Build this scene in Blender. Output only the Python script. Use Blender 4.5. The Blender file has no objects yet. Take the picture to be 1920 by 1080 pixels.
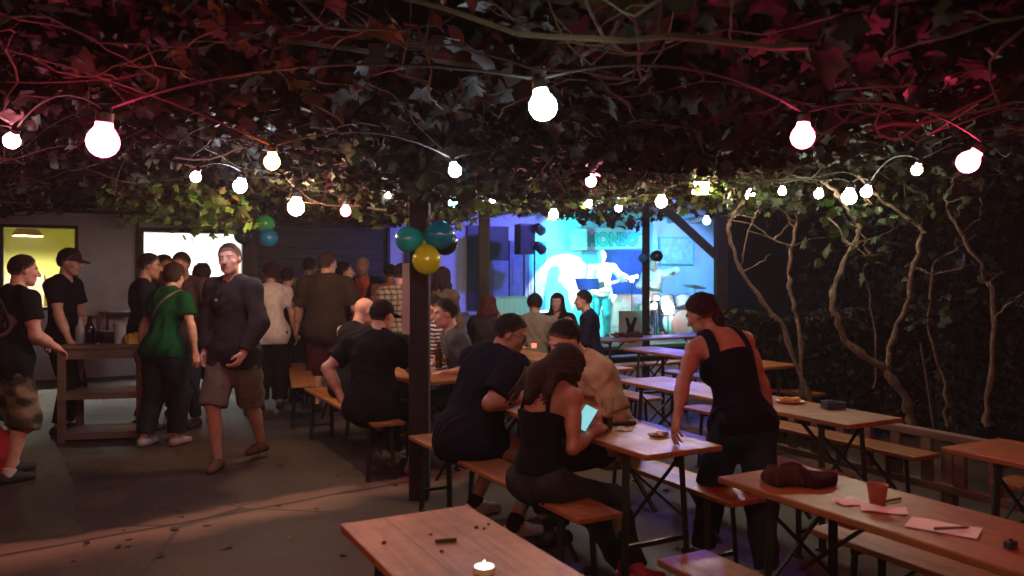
import bpy, math, random
import numpy as np
from mathutils import Vector, Matrix
SC = bpy.context.scene
COL = SC.collection
# ------------------------------------------------------------------ camera, sky, exposure
FPX, HX, HY, EYE = 1500.0, 960.0, 517.0, 1.6      # focal length in photo pixels, horizon, eye height
cam_data = bpy.data.cameras.new("camera")
cam_data.sensor_width = 36.0
cam_data.lens = 36.0 * FPX / 1920.0
cam_data.shift_y = -(540.0 - HY) / 1920.0
cam_data.clip_start = 0.05
cam_data.clip_end = 400.0
cam_data.dof.use_dof = True
cam_data.dof.focus_distance = 5.5
cam_data.dof.aperture_fstop = 2.4
cam = bpy.data.objects.new("camera", cam_data)
COL.objects.link(cam)
cam.location = (0, 0, EYE)
cam.rotation_euler = (math.radians(90), 0, 0)
SC.camera = cam
world = bpy.data.worlds.new("World")
SC.world = world
world.use_nodes = True
wn = world.node_tree
bgn = wn.nodes["Background"]
sky = wn.nodes.new("ShaderNodeTexSky")
sky.sky_type = 'NISHITA'
sky.sun_disc = False
sky.sun_elevation = math.radians(-6.0)
sky.sun_rotation = math.radians(60)
wn.links.new(sky.outputs[0], bgn.inputs[0])
bgn.inputs[1].default_value = 0.02
SC.view_settings.view_transform = 'Standard'
SC.view_settings.look = 'None'
SC.view_settings.exposure = 0.0
SC.view_settings.gamma = 1.0
SC.cycles.use_denoising = True
SC.cycles.sample_clamp_indirect = 2.0
SC.cycles.sample_clamp_direct = 0.0
SC.cycles.filter_width = 1.6
SC.cycles.max_bounces = 6
SC.cycles.diffuse_bounces = 3
SC.cycles.glossy_bounces = 2
SC.cycles.transmission_bounces = 6
SC.cycles.transparent_max_bounces = 6
SC.cycles.caustics_reflective = False
SC.cycles.caustics_refractive = False

U = Vector((0.47, -0.883, 0.0)).normalized()       # along the tables, towards the viewer
V = Vector((-U.y, U.x, 0.0))                        # across the tables, along the building
V = Vector((0.883, 0.47, 0.0)).normalized()
ANG_U = math.atan2(U.y, U.x)
ANG_V = math.atan2(V.y, V.x)


def at(px, py, d):
    return Vector(((px - HX) / FPX * d, d, EYE - (py - HY) / FPX * d))


def gnd(px, d, z=0.0):
    return Vector(((px - HX) / FPX * d, d, z))


def srgb(r, g, b):
    def f(c):
        c /= 255.0
        return c / 12.92 if c <= 0.04045 else ((c + 0.055) / 1.055) ** 2.4
    return (f(r), f(g), f(b))


# ------------------------------------------------------------------ tagging and mesh building
def tag(o, label=None, cat=None, group=None, kind=None):
    if label: o["label"] = label
    if cat: o["category"] = cat
    if group: o["group"] = group
    if kind: o["kind"] = kind
    return o


def mesh_np(name, verts, quads, smooth=True, tris=None):
    verts = np.asarray(verts, dtype=np.float32).reshape(-1, 3)
    quads = np.asarray(quads, dtype=np.int32).reshape(-1, 4)
    nq = len(quads)
    nt = 0 if tris is None else len(tris)
    me = bpy.data.meshes.new(name)
    me.vertices.add(len(verts))
    me.vertices.foreach_set("co", verts.ravel())
    loops = quads.ravel()
    starts = np.arange(nq, dtype=np.int32) * 4
    if nt:
        tris = np.asarray(tris, dtype=np.int32)
        starts = np.concatenate([starts, nq * 4 + np.arange(nt, dtype=np.int32) * 3])
        loops = np.concatenate([loops, tris.ravel()])
    me.loops.add(len(loops))
    me.loops.foreach_set("vertex_index", loops.astype(np.int32))
    me.polygons.add(nq + nt)
    me.polygons.foreach_set("loop_start", starts.astype(np.int32))
    me.update(calc_edges=True)
    me.validate()
    if smooth:
        me.polygons.foreach_set("use_smooth", np.ones(len(me.polygons), dtype=bool))
    return me


def vcol(me, cols):
    at_ = me.color_attributes.new("Col", 'FLOAT_COLOR', 'POINT')
    c = np.ones((len(me.vertices), 4), dtype=np.float32)
    c[:, :3] = cols
    at_.data.foreach_set("color", c.ravel())


def link(name, me, m=None, parent=None, loc=None, rotz=None):
    o = bpy.data.objects.new(name, me)
    COL.objects.link(o)
    if m is not None and me is not None:
        me.materials.append(m)
    if parent is not None:
        o.parent = parent
    if loc is not None:
        o.location = loc
    if rotz is not None:
        o.rotation_euler = (0, 0, rotz)
    return o


def empty(name, loc=(0, 0, 0), rotz=0.0):
    return link(name, None, None, None, loc, rotz)


def copy_tree(o, parent=None):
    c = o.copy()
    COL.objects.link(c)
    if parent is not None:
        c.parent = parent
    for ch in o.children:
        copy_tree(ch, c)
    return c


class MB:
    """collects boxes, tubes, lathes and polygons; build() links them as ONE mesh object"""
    def __init__(s):
        s.v, s.f = [], []

    def add(s, vs, fs):
        n = len(s.v)
        s.v += [tuple(p) for p in vs]
        s.f += [tuple(i + n for i in f) for f in fs]
        return s

    def box(s, x0, x1, y0, y1, z0, z1, M=None):
        vs = [Vector((x, y, z)) for x in (x0, x1) for y in (y0, y1) for z in (z0, z1)]
        if M is not None: vs = [M @ p for p in vs]
        return s.add(vs, [(0, 1, 3, 2), (4, 6, 7, 5), (0, 4, 5, 1), (2, 3, 7, 6), (0, 2, 6, 4), (1, 5, 7, 3)])

    def bar(s, a, b, w, h=None):
        """rectangular bar from a to b"""
        a, b = Vector(a), Vector(b)
        h = h or w
        d = b - a
        L = d.length
        q = d.to_track_quat('X', 'Z').to_matrix().to_4x4()
        return s.box(0, L, -w / 2, w / 2, -h / 2, h / 2, Matrix.Translation(a) @ q)

    def tube(s, pts, r, n=8, cap=True):
        pts = [Vector(p) for p in pts]
        rs = r if isinstance(r, (list, tuple)) else [r] * len(pts)
        base = len(s.v)
        up = Vector((0, 0, 1))
        prev = None
        for i, p in enumerate(pts):
            t = (pts[min(i + 1, len(pts) - 1)] - pts[max(i - 1, 0)])
            if t.length < 1e-9: t = Vector((0, 0, 1))
            t.normalize()
            if prev is None:
                a = t.cross(up)
                if a.length < 0.05: a = t.cross(Vector((1, 0, 0)))
            else:
                a = prev - t * prev.dot(t)
                if a.length < 1e-6: a = t.cross(up)
            a.normalize()
            prev = a
            b = t.cross(a)
            for k in range(n):
                w = 2 * math.pi * k / n
                s.v.append(tuple(p + (a * math.cos(w) + b * math.sin(w)) * rs[i]))
        for i in range(len(pts) - 1):
            for k in range(n):
                k2 = (k + 1) % n
                s.f.append((base + i * n + k, base + i * n + k2, base + (i + 1) * n + k2, base + (i + 1) * n + k))
        if cap:
            s.f.append(tuple(base + k for k in range(n))[::-1])
            s.f.append(tuple(base + (len(pts) - 1) * n + k for k in range(n)))
        return s

    def lathe(s, prof, n=16, M=None):
        """profile of (r, z) from bottom to top"""
        base = len(s.v)
        for r, z in prof:
            for k in range(n):
                w = 2 * math.pi * k / n
                p = Vector((r * math.cos(w), r * math.sin(w), z))
                s.v.append(tuple(M @ p if M is not None else p))
        for i in range(len(prof) - 1):
            for k in range(n):
                k2 = (k + 1) % n
                s.f.append((base + i * n + k, base + i * n + k2, base + (i + 1) * n + k2, base + (i + 1) * n + k))
        s.f.append(tuple(base + k for k in range(n))[::-1])
        s.f.append(tuple(base + (len(prof) - 1) * n + k for k in range(n)))
        return s

    def prism(s, poly, z0, z1, M=None):
        n = len(poly)
        vs = [Vector((x, y, z0)) for x, y in poly] + [Vector((x, y, z1)) for x, y in poly]
        if M is not None: vs = [M @ p for p in vs]
        fs = [tuple(range(n))[::-1], tuple(range(n, 2 * n))]
        fs += [(i, (i + 1) % n, n + (i + 1) % n, n + i) for i in range(n)]
        return s.add(vs, fs)

    def build(s, name, m, parent=None, loc=None, rotz=None, smooth=False, bevel=0.0, angle=40):
        me = bpy.data.meshes.new(name)
        me.from_pydata(s.v, [], s.f)
        me.update()
        if smooth:
            me.polygons.foreach_set("use_smooth", np.ones(len(me.polygons), dtype=bool))
            try: me.set_sharp_from_angle(angle=math.radians(angle))
            except Exception: pass
        o = link(name, me, m, parent, loc, rotz)
        if bevel:
            b = o.modifiers.new("bevel", 'BEVEL')
            b.width = bevel
            b.segments = 2
            b.limit_method = 'ANGLE'
        return o


# ------------------------------------------------------------------ materials
class NT:
    def __init__(s, name):
        s.m = bpy.data.materials.new(name)
        s.m.use_nodes = True
        s.t = s.m.node_tree
        s.b = s.t.nodes["Principled BSDF"]
        s.out = s.t.nodes["Material Output"]

    def n(s, typ, **kw):
        nd = s.t.nodes.new("ShaderNode" + typ)
        for k, v in kw.items():
            if k in ("operation", "blend_type", "data_type", "attribute_name", "wave_type", "bands_direction", "feature", "wave_profile"):
                setattr(nd, k, v)
            else:
                nd.inputs[k].default_value = v
        return nd

    def l(s, a, b):
        s.t.links.new(a, b)

    def coords(s, scale=(1, 1, 1), which="Object"):
        tc = s.n("TexCoord")
        mp = s.n("Mapping")
        mp.inputs["Scale"].default_value = scale
        s.l(tc.outputs[which], mp.inputs["Vector"])
        return mp.outputs[0]

    def ramp(s, fac, stops):
        r = s.t.nodes.new("ShaderNodeValToRGB")
        el = r.color_ramp.elements
        while len(el) < len(stops): el.new(0.5)
        for e, (p, c) in zip(el, stops):
            e.position = p
            e.color = (*c, 1) if len(c) == 3 else c
        s.l(fac, r.inputs[0])
        return r.outputs[0]

    def mix(s, fac, a, b, blend='MIX'):
        m = s.t.nodes.new("ShaderNodeMix")
        m.data_type = 'RGBA'
        m.blend_type = blend
        for sock, v in ((m.inputs["Factor"], fac), (m.inputs["A"], a), (m.inputs["B"], b)):
            if sock.type == 'RGBA' or sock.type == 'VALUE':
                pass
        def put(i, v):
            if isinstance(v, (int, float)): i.default_value = v
            elif isinstance(v, tuple): i.default_value = (*v, 1)
            else: s.l(v, i)
        put(m.inputs[0], fac)
        put(m.inputs[6], a)
        put(m.inputs[7], b)
        return m.outputs[2]

    def bump(s, h, strength=0.3, dist=0.01):
        b = s.n("Bump", Strength=strength, Distance=dist)
        s.l(h, b.inputs["Height"])
        s.l(b.outputs[0], s.b.inputs["Normal"])

    def set(s, **kw):
        for k, v in kw.items():
            k = k.replace("_", " ")
            if isinstance(v, tuple) and len(v) == 3: v = (*v, 1)
            s.b.inputs[k].default_value = v
        return s


def mat_plain(name, c, rough=0.6, metal=0.0, noise=0.25, nscale=8.0, bump=0.15, bscale=40.0, **kw):
    k = NT(name)
    v = k.coords()
    nz = k.n("TexNoise", Scale=nscale, Detail=6.0, Roughness=0.6)
    k.l(v, nz.inputs["Vector"])
    c2 = tuple(x * (1 - noise) for x in c)
    c3 = tuple(min(1, x * (1 + noise)) for x in c)
    k.l(k.ramp(nz.outputs["Fac"], [(0.3, c2), (0.7, c3)]), k.b.inputs["Base Color"])
    k.set(Roughness=rough, Metallic=metal, **kw)
    if bump:
        n2 = k.n("TexNoise", Scale=bscale, Detail=4.0)
        k.l(v, n2.inputs["Vector"])
        k.bump(n2.outputs["Fac"], bump, 0.01)
    return k.m


def mat_emit(name, c, strength):
    k = NT(name)
    k.set(Base_Color=(0.8, 0.8, 0.8), Emission_Color=c, Emission_Strength=strength, Roughness=0.3)
    return k.m


def mat_wood(name, c_dark, c_light, rough=0.4, planks=0.0, axis=0, scale=1.0, wear=0.3):
    """grain stretched along the local x axis, plank joints every `planks` metres across it"""
    k = NT(name)
    sc = [14.0, 14.0, 14.0]
    sc[axis] = 0.9
    v = k.coords(tuple(x * scale for x in sc))
    nz = k.n("TexNoise", Scale=2.2, Detail=8.0, Roughness=0.65, Distortion=0.6)
    k.l(v, nz.inputs["Vector"])
    col = k.ramp(nz.outputs["Fac"], [(0.25, c_dark), (0.5, tuple((a + b) / 2 for a, b in zip(c_dark, c_light))), (0.75, c_light)])
    v2 = k.coords((1.3, 1.3, 1.3))
    bl = k.n("TexNoise", Scale=3.2, Detail=7.0, Roughness=0.7)
    k.l(v2, bl.inputs["Vector"])
    col = k.mix(k.ramp(bl.outputs["Fac"], [(0.35, (0, 0, 0)), (0.7, (wear, wear, wear))]), col, tuple(x * 0.55 for x in c_dark))
    oi = k.n("ObjectInfo")
    mul = k.n("Math", operation='MULTIPLY_ADD')
    k.l(oi.outputs["Random"], mul.inputs[0])
    mul.inputs[1].default_value = 0.35
    mul.inputs[2].default_value = 0.8
    hv = k.n("HueSaturation")
    k.l(mul.outputs[0], hv.inputs["Value"])
    k.l(col, hv.inputs["Color"])
    col = hv.outputs[0]
    hgt = nz.outputs["Fac"]
    if planks:
        tc = k.n("TexCoord")
        sp = k.n("SeparateXYZ")
        k.l(tc.outputs["Object"], sp.inputs[0])
        dv = k.n("Math", operation='DIVIDE')
        k.l(sp.outputs[1 if axis == 0 else 0], dv.inputs[0])
        dv.inputs[1].default_value = planks
        ad = k.n("Math", operation='ADD')
        k.l(dv.outputs[0], ad.inputs[0])
        ad.inputs[1].default_value = 0.5
        fr = k.n("Math", operation='FRACT')
        k.l(ad.outputs[0], fr.inputs[0])
        joint = k.ramp(fr.outputs[0], [(0.0, (1, 1, 1)), (0.02, (0, 0, 0)), (0.98, (0, 0, 0)), (1.0, (1, 1, 1))])
        col = k.mix(joint, col, tuple(x * 0.3 for x in c_dark))
    k.l(col, k.b.inputs["Base Color"])
    k.l(k.ramp(bl.outputs["Fac"], [(0.3, (rough, rough, rough)), (0.75, (min(1, rough + 0.25),) * 3)]), k.b.inputs["Roughness"])
    k.bump(hgt, 0.12, 0.004)
    return k.m


def mat_attr(name, rough=0.85, bump=0.25, bscale=90.0, spec=0.3, sheen=0.0):
    """colour from the mesh's own colour attribute, with a woven or pored relief"""
    k = NT(name)
    a = k.n("Attribute", attribute_name="Col")
    v = k.coords()
    nz = k.n("TexNoise", Scale=22.0, Detail=5.0)
    k.l(v, nz.inputs["Vector"])
    var = k.ramp(nz.outputs["Fac"], [(0.3, (0.82, 0.82, 0.82)), (0.7, (1.1, 1.1, 1.1))])
    k.l(k.mix(1.0, a.outputs["Color"], var, 'MULTIPLY'), k.b.inputs["Base Color"])
    n2 = k.n("TexNoise", Scale=bscale, Detail=3.0)
    k.l(v, n2.inputs["Vector"])
    k.bump(n2.outputs["Fac"], bump, 0.004)
    k.b.inputs["Roughness"].default_value = rough
    k.b.inputs["Specular IOR Level"].default_value = spec
    if sheen:
        k.b.inputs["Sheen Weight"].default_value = sheen
    return k.m


def mat_glass(name, c=(1, 1, 1), rough=0.03):
    k = NT(name)
    k.set(Base_Color=c, Roughness=rough, Transmission_Weight=1.0, IOR=1.45)
    return k.m


M = {}
M['steel'] = mat_plain('green_black_steel', (0.018, 0.024, 0.02), 0.45, 0.3, bump=0.05)
M['table'] = mat_wood('varnished_table_wood', (0.20, 0.070, 0.020), (0.47, 0.20, 0.062), 0.34, planks=0.166, wear=0.55)
M['bench'] = mat_wood('varnished_bench_wood', (0.20, 0.066, 0.020), (0.44, 0.18, 0.056), 0.36, planks=0.125, wear=0.55)
M['darkwood'] = mat_wood('stained_post_wood', (0.006, 0.005, 0.0045), (0.014, 0.011, 0.010), 0.7, axis=2)
M['beamwood'] = mat_wood('weathered_beam_wood', (0.018, 0.013, 0.011), (0.06, 0.04, 0.03), 0.8, axis=0)
M['crate'] = mat_wood('grey_crate_wood', (0.10, 0.06, 0.04), (0.22, 0.14, 0.10), 0.75, axis=0)
M['greywood'] = mat_wood('grey_fence_wood', (0.10, 0.075, 0.06), (0.24, 0.18, 0.14), 0.8, axis=0)
M['black'] = mat_plain('black_plastic', (0.012, 0.012, 0.014), 0.45, bump=0.05)
M['white'] = mat_plain('white_paper', (0.75, 0.73, 0.70), 0.8, noise=0.06, bump=0.1)
M['rubber'] = mat_plain('black_rubber', (0.015, 0.015, 0.015), 0.7)
M['chrome'] = mat_plain('brushed_metal', (0.55, 0.55, 0.56), 0.28, 1.0, noise=0.1, bump=0.05)
M['glass'] = mat_glass('clear_glass')
M['skin'] = mat_attr('skin', 0.52, 0.12, 180.0, 0.4)
M['cloth'] = mat_attr('cloth', 0.95, 0.5, 110.0, 0.06, 0.0)
M['hair'] = mat_attr('hair', 0.75, 0.9, 160.0, 0.12)
M['shoe'] = mat_attr('shoe', 0.6, 0.1, 60.0, 0.4)
# ------------------------------------------------------------------ signed-distance bodies
class Field:
    """a smooth union of tapered limbs and ellipsoids, meshed by surface nets"""
    def __init__(s, k=0.03):
        s.p, s.k, s.post = [], k, []

    def cone(s, a, b, ra, rb, k=None, clip=None, op='u'):
        s.p.append(('c', np.array(a, float), np.array(b, float), ra, rb, s.k if k is None else k, clip, op))
        return s

    def ell(s, c, r, R=None, k=None, clip=None, op='u'):
        R = np.eye(3) if R is None else np.array(R)
        s.p.append(('e', np.array(c, float), np.array(r, float), R, None, s.k if k is None else k, clip, op))
        return s

    def cut(s, fn):
        s.post.append(fn)
        return s

    def bounds(s):
        lo, hi = np.full(3, 1e9), np.full(3, -1e9)
        for q in s.p:
            if q[7] != 'u': continue
            a, b = s.box(q)
            lo, hi = np.minimum(lo, a), np.maximum(hi, b)
        return lo, hi

    @staticmethod
    def box(q):
        if q[0] == 'c':
            r = max(q[3], q[4])
            return np.minimum(q[1], q[2]) - r, np.maximum(q[1], q[2]) + r
        e = np.sqrt(((q[3] * q[2][None, :]) ** 2).sum(1))
        return q[1] - e, q[1] + e

    def mesh(s, h, disp=None):
        lo, hi = s.bounds()
        lo = lo - 3.2 * h - 0.012
        hi = hi + 3.2 * h + 0.012
        n = np.ceil((hi - lo) / h).astype(int) + 1
        D = np.full(n, 0.15, dtype=np.float32)
        ax = [lo[i] + h * np.arange(n[i]) for i in range(3)]
        for q in s.p:
            a, b = s.box(q)
            m = q[5] + 2.5 * h + 0.02
            i0 = np.maximum(np.floor((a - m - lo) / h).astype(int), 0)
            i1 = np.minimum(np.ceil((b + m - lo) / h).astype(int) + 1, n)
            sl = tuple(slice(i0[i], i1[i]) for i in range(3))
            X = ax[0][sl[0]][:, None, None]
            Y = ax[1][sl[1]][None, :, None]
            Z = ax[2][sl[2]][None, None, :]
            if q[0] == 'c':
                A, B, ra, rb = q[1], q[2], q[3], q[4]
                ab = B - A
                L2 = max((ab ** 2).sum(), 1e-9)
                t = np.clip(((X - A[0]) * ab[0] + (Y - A[1]) * ab[1] + (Z - A[2]) * ab[2]) / L2, 0, 1)
                d = np.sqrt((X - A[0] - t * ab[0]) ** 2 + (Y - A[1] - t * ab[1]) ** 2 + (Z - A[2] - t * ab[2]) ** 2) - (ra + t * (rb - ra))
            else:
                c, r, R = q[1], q[2], q[3]
                px, py, pz = X - c[0], Y - c[1], Z - c[2]
                l = [R[0, i] * px + R[1, i] * py + R[2, i] * pz for i in range(3)]
                k0 = np.sqrt(sum((l[i] / r[i]) ** 2 for i in range(3)))
                k1 = np.sqrt(sum((l[i] / r[i] ** 2) ** 2 for i in range(3)))
                d = k0 * (k0 - 1) / np.maximum(k1, 1e-6)
            if q[6] is not None:
                for (pn, po) in (q[6] if isinstance(q[6], list) else [q[6]]):
                    pn = np.array(pn, float)
                    d = np.maximum(d, (X - po[0]) * pn[0] + (Y - po[1]) * pn[1] + (Z - po[2]) * pn[2])
            old = D[sl]
            k = max(q[5], 1e-5)
            if q[7] == 'u':
                hh = np.maximum(k - np.abs(old - d), 0) / k
                D[sl] = np.minimum(old, d) - hh * hh * k * 0.25
            else:
                D[sl] = np.maximum(old, -d)
        X, Y, Z = ax[0][:, None, None], ax[1][None, :, None], ax[2][None, None, :]
        if disp is not None:
            D += disp(X, Y, Z)
        for fn in s.post:
            D = np.maximum(D, fn(X, Y, Z)).astype(np.float32)
        for i in range(3):
            e = [slice(None)] * 3
            e[i] = 0
            D[tuple(e)] = 0.1
            e[i] = -1
            D[tuple(e)] = 0.1
        return nets(D, lo, h)


def nets(D, lo, h):
    S = D < 0
    c = [slice(0, -1), slice(1, None)]
    cnt = sum(S[c[i], c[j], c[k]].astype(np.int8) for i in (0, 1) for j in (0, 1) for k in (0, 1))
    mask = (cnt > 0) & (cnt < 8)
    idx = np.argwhere(mask)
    if len(idx) == 0:
        return np.zeros((0, 3)), np.zeros((0, 4), int)
    num = np.full(mask.shape, -1, dtype=np.int32)
    num[mask] = np.arange(len(idx))
    acc = np.zeros((len(idx), 3))
    w = np.zeros(len(idx))
    corners = [(i, j, k) for i in (0, 1) for j in (0, 1) for k in (0, 1)]
    val = {q: D[idx[:, 0] + q[0], idx[:, 1] + q[1], idx[:, 2] + q[2]] for q in corners}
    for q in corners:
        for axn in range(3):
            if q[axn] == 1: continue
            q2 = list(q); q2[axn] = 1
            a, b = val[q], val[tuple(q2)]
            x = (a < 0) != (b < 0)
            t = np.where(x, a / np.where(x, a - b, 1), 0)
            p = np.repeat(np.array(q, float)[None], len(idx), 0)
            p[:, axn] = t
            acc += np.where(x[:, None], p, 0)
            w += x
    V_ = lo + h * (idx + acc / w[:, None])
    quads = []
    for axn in range(3):
        o1, o2 = [i for i in range(3) if i != axn]
        a = [slice(None)] * 3; b = [slice(None)] * 3
        a[axn] = slice(0, -1); b[axn] = slice(1, None)
        A, B = S[tuple(a)], S[tuple(b)]
        e = np.argwhere(A != B)
        e = e[(e[:, o1] > 0) & (e[:, o2] > 0) & (e[:, o1] < D.shape[o1] - 1) & (e[:, o2] < D.shape[o2] - 1)]
        if not len(e): continue
        def cell(d1, d2):
            q = e.copy(); q[:, o1] += d1; q[:, o2] += d2
            return num[q[:, 0], q[:, 1], q[:, 2]]
        f = np.stack([cell(-1, -1), cell(0, -1), cell(0, 0), cell(-1, 0)], 1)
        inside = A[e[:, 0], e[:, 1], e[:, 2]]
        flip = inside if axn != 1 else ~inside
        f = np.where(flip[:, None], f, f[:, ::-1])
        quads.append(f[(f >= 0).all(1)])
    return V_, np.concatenate(quads)


def wob(seed, amp, freq):
    """soft folds: a few crossed sines with random phases"""
    rg = np.random.RandomState(seed)
    ks = rg.normal(0, 1, (6, 3))
    ks[:, 2] *= 0.7
    ks = ks / np.linalg.norm(ks, axis=1)[:, None] * freq * rg.uniform(0.6, 1.7, (6, 1))
    ph = rg.uniform(0, 6.28, 6)
    def f(X, Y, Z):
        w_ = [k[0] * X + k[1] * Y + k[2] * Z + p for k, p in zip(ks, ph)]
        m1 = 0.5 + 0.5 * np.sin(w_[0] * 0.45 + 1.3 * np.sin(w_[1] * 0.35))
        m2 = 0.5 + 0.5 * np.sin(w_[2] * 0.4 + 1.1 * np.sin(w_[3] * 0.3))
        f1 = np.abs(np.sin(w_[4] * 0.55 + 1.2 * np.sin(w_[0] * 0.5)))
        f2 = np.abs(np.sin(w_[5] * 0.5 + 1.2 * np.sin(w_[2] * 0.45)))
        return (amp * (1.1 * m1 * (f1 - 0.62) + 1.1 * m2 * (f2 - 0.62) + 0.35 * np.sin(w_[1]))).astype(np.float32)
    return f


def rot(axis, deg):
    return np.array(Matrix.Rotation(math.radians(deg), 3, axis))


def ik(a, b, l1, l2, hint):
    a, b, hint = np.array(a, float), np.array(b, float), np.array(hint, float)
    d = b - a
    L = np.linalg.norm(d)
    mx = (l1 + l2) * 0.995
    if L > mx:
        b = a + d / L * mx
        d = b - a
        L = mx
    if L < abs(l1 - l2) + 0.02:
        L = abs(l1 - l2) + 0.02
    u = d / np.linalg.norm(d)
    x = (l1 * l1 - l2 * l2 + L * L) / (2 * L)
    hgt = math.sqrt(max(l1 * l1 - x * x, 0))
    w = hint - u * hint.dot(u)
    w = w / max(np.linalg.norm(w), 1e-6)
    return a + u * x + w * hgt, b


SKIN = dict(fair=(0.50, 0.28, 0.20), tan=(0.33, 0.17, 0.115), brown=(0.20, 0.10, 0.065))
NP = [0]


def person(label, px, d, face, H=1.75, g=1.0, fem=False, seat=None, zf=0.0, lean=0, curl=None, side=0, twist=0,
           head=(0, 0, 0), L=None, R=None, Lh=None, Rh=None, Lc=35, Rc=35, feet=None, knees=None, toes=(0, 0), res=0.010, skin='fair',
           top=None, legs=None, shoes=None, hair=None, cap=None, group=None, socks=None, extra=None, pos=None):
    NP[0] += 1
    seed = NP[0] * 17
    s = H / 1.75
    P0 = Vector(pos) if pos is not None else gnd(px, d, zf)
    yaw = math.radians(face)
    Mw = Matrix.Translation(P0) @ Matrix.Rotation(yaw, 4, 'Z')
    Mi = Mw.inverted()
    def loc(p):
        """('w', point) is a world position; a plain tuple is in the person's own frame"""
        if isinstance(p, Vector): return np.array(Mi @ p)
        return np.array(p, float)
    # --- skeleton
    pz = 0.935 * s if seat is None else seat + 0.105 * s
    pel = np.array([0, 0, pz])
    curl = lean if curl is None else curl
    Rp = rot('Y', side * 0.4) @ rot('X', -lean * 0.5)
    Rm = rot('Z', twist * 0.5) @ rot('Y', side * 0.8) @ rot('X', -lean * 0.8)
    Rc_ = rot('Z', twist) @ rot('Y', side) @ rot('X', -(lean + (curl - lean) * 1.0))
    up = np.array([0, 0, 1.0])
    sp = pel + Rp @ up * 0.135 * s
    ch = sp + Rm @ up * 0.19 * s
    nb = ch + Rc_ @ up * 0.205 * s
    sw = (0.172 if fem else 0.192) * s * (1 + (g - 1) * 0.5)
    sh = {-1: nb + Rc_ @ np.array([-sw, 0.0, -0.065 * s]), 1: nb + Rc_ @ np.array([sw, 0.0, -0.065 * s])}
    Rh_ = rot('Z', head[0]) @ rot('X', -head[1]) @ rot('Y', head[2])
    hb = nb + (0.5 * (Rc_ @ np.array([0, 0.012, 0.055])) + 0.5 * (Rh_ @ np.array([0, 0.0, 0.055]))) * s
    hc = hb + Rh_ @ np.array([0, 0.022, 0.105]) * s
    hw = 0.092 * s
    hip = {q: pel + Rp @ np.array([q * hw, 0, -0.035 * s]) for q in (-1, 1)}
    if feet is None:
        feet = [(-0.11, 0.0, 0), (0.11, 0.02, 0)] if seat is None else [(-0.13, 0.40, 0), (0.13, 0.42, 0)]
    ank, kne = {}, {}
    for q, ft in zip((-1, 1), feet):
        a = loc(ft) + np.array([0, 0, 0.085 * s])
        hint = np.array([q * 0.10, 1, 0.25]) if knees is None else np.array(knees[0 if q < 0 else 1], float)
        kne[q], ank[q] = ik(hip[q], a, 0.435 * s, 0.405 * s, hint)
    wr, elb = {}, {}
    for q, tg, hn in ((-1, L, Lh), (1, R, Rh)):
        t = loc(tg) if tg is not None else sh[q] + np.array([q * 0.10, 0.09, -0.52]) * s
        hint = np.array([q * 0.5, -0.8, -0.35]) if hn is None else np.array(hn, float)
        elb[q], wr[q] = ik(sh[q], t, 0.285 * s, 0.25 * s, hint)
    # --- the body: one surface
    F = Field(0.028 * s)
    gg = g
    def torso(Fd, inf, lo=True):
        Fd.ell(pel - Rp @ up * 0.02, np.array([0.165 * (1.06 if fem else 1), 0.118 * gg, 0.135]) * s * (0.5 + 0.5 * gg) + inf, Rp, k=0.07)
        Fd.ell(sp + Rp @ np.array([0, 0.008 + 0.05 * (gg - 1), 0]), np.array([(0.128 if fem else 0.145) * gg, 0.100 * gg, 0.15]) * s + inf, Rm, k=0.07)
        Fd.ell(ch + Rc_ @ np.array([0, 0.0, 0.035 * s]), np.array([0.150 if fem else 0.168, 0.108, 0.17]) * s * (0.6 + 0.4 * gg) + inf, Rc_, k=0.07)
        Fd.ell(ch + Rc_ @ np.array([0, -0.045 * s, 0.10 * s]), np.array([0.135, 0.065, 0.12]) * s + inf, Rc_, k=0.06)
        if fem:
            for q in (-1, 1):
                Fd.ell(ch + Rc_ @ np.array([q * 0.07, 0.085, 0.01]) * s, np.array([0.068, 0.06, 0.066]) * s + inf, Rc_, k=0.03)
    def shoulders(Fd, inf):
        for q in (-1, 1):
            Fd.cone(nb + Rc_ @ np.array([q * 0.035, -0.008, -0.02]) * s, sh[q], 0.052 * s + inf, 0.062 * s * (0.85 + 0.15 * gg) * (0.9 if fem else 1) + inf, k=0.05)
    torso(F, -0.016 if (top and top.get('kind', 'tee') != 'tank') else -0.002)
    shoulders(F, 0)
    ag = (0.88 if fem else 1.0) * (0.6 + 0.4 * gg)
    for q in (-1, 1):
        F.cone(sh[q], elb[q], 0.053 * s * ag, 0.040 * s * ag)
        F.cone(sh[q] * 0.6 + elb[q] * 0.4, elb[q] * 0.6 + sh[q] * 0.4, 0.052 * s * ag, 0.045 * s * ag)
        F.cone(elb[q], wr[q], 0.041 * s * ag, 0.027 * s * ag)
        F.cone(elb[q] * 0.75 + wr[q] * 0.25, elb[q] * 0.5 + wr[q] * 0.5, 0.044 * s * ag, 0.038 * s * ag)
        tg_ = (1.06 if fem else 1.0) * (0.7 + 0.3 * gg)
        F.cone(hip[q], kne[q], 0.080 * s * tg_, 0.056 * s * tg_, k=0.03)
        F.cone(kne[q], ank[q], 0.055 * s * tg_, 0.036 * s, k=0.025)
        cb = (kne[q] * 0.72 + ank[q] * 0.28)
        back = Rp @ np.array([0, -0.018, 0]) * s
        shin = ank[q] - kne[q]
        back = back - shin * back.dot(shin) / max(shin.dot(shin), 1e-6)
        F.cone(cb + back, kne[q] * 0.5 + ank[q] * 0.5 + back * 0.7, 0.048 * s * tg_, 0.040 * s * tg_, k=0.03)
        # foot
        td = rot('Z', toes[0 if q < 0 else 1]) @ np.array([q * 0.10, 1, 0])
        td = td / np.linalg.norm(td)
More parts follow.
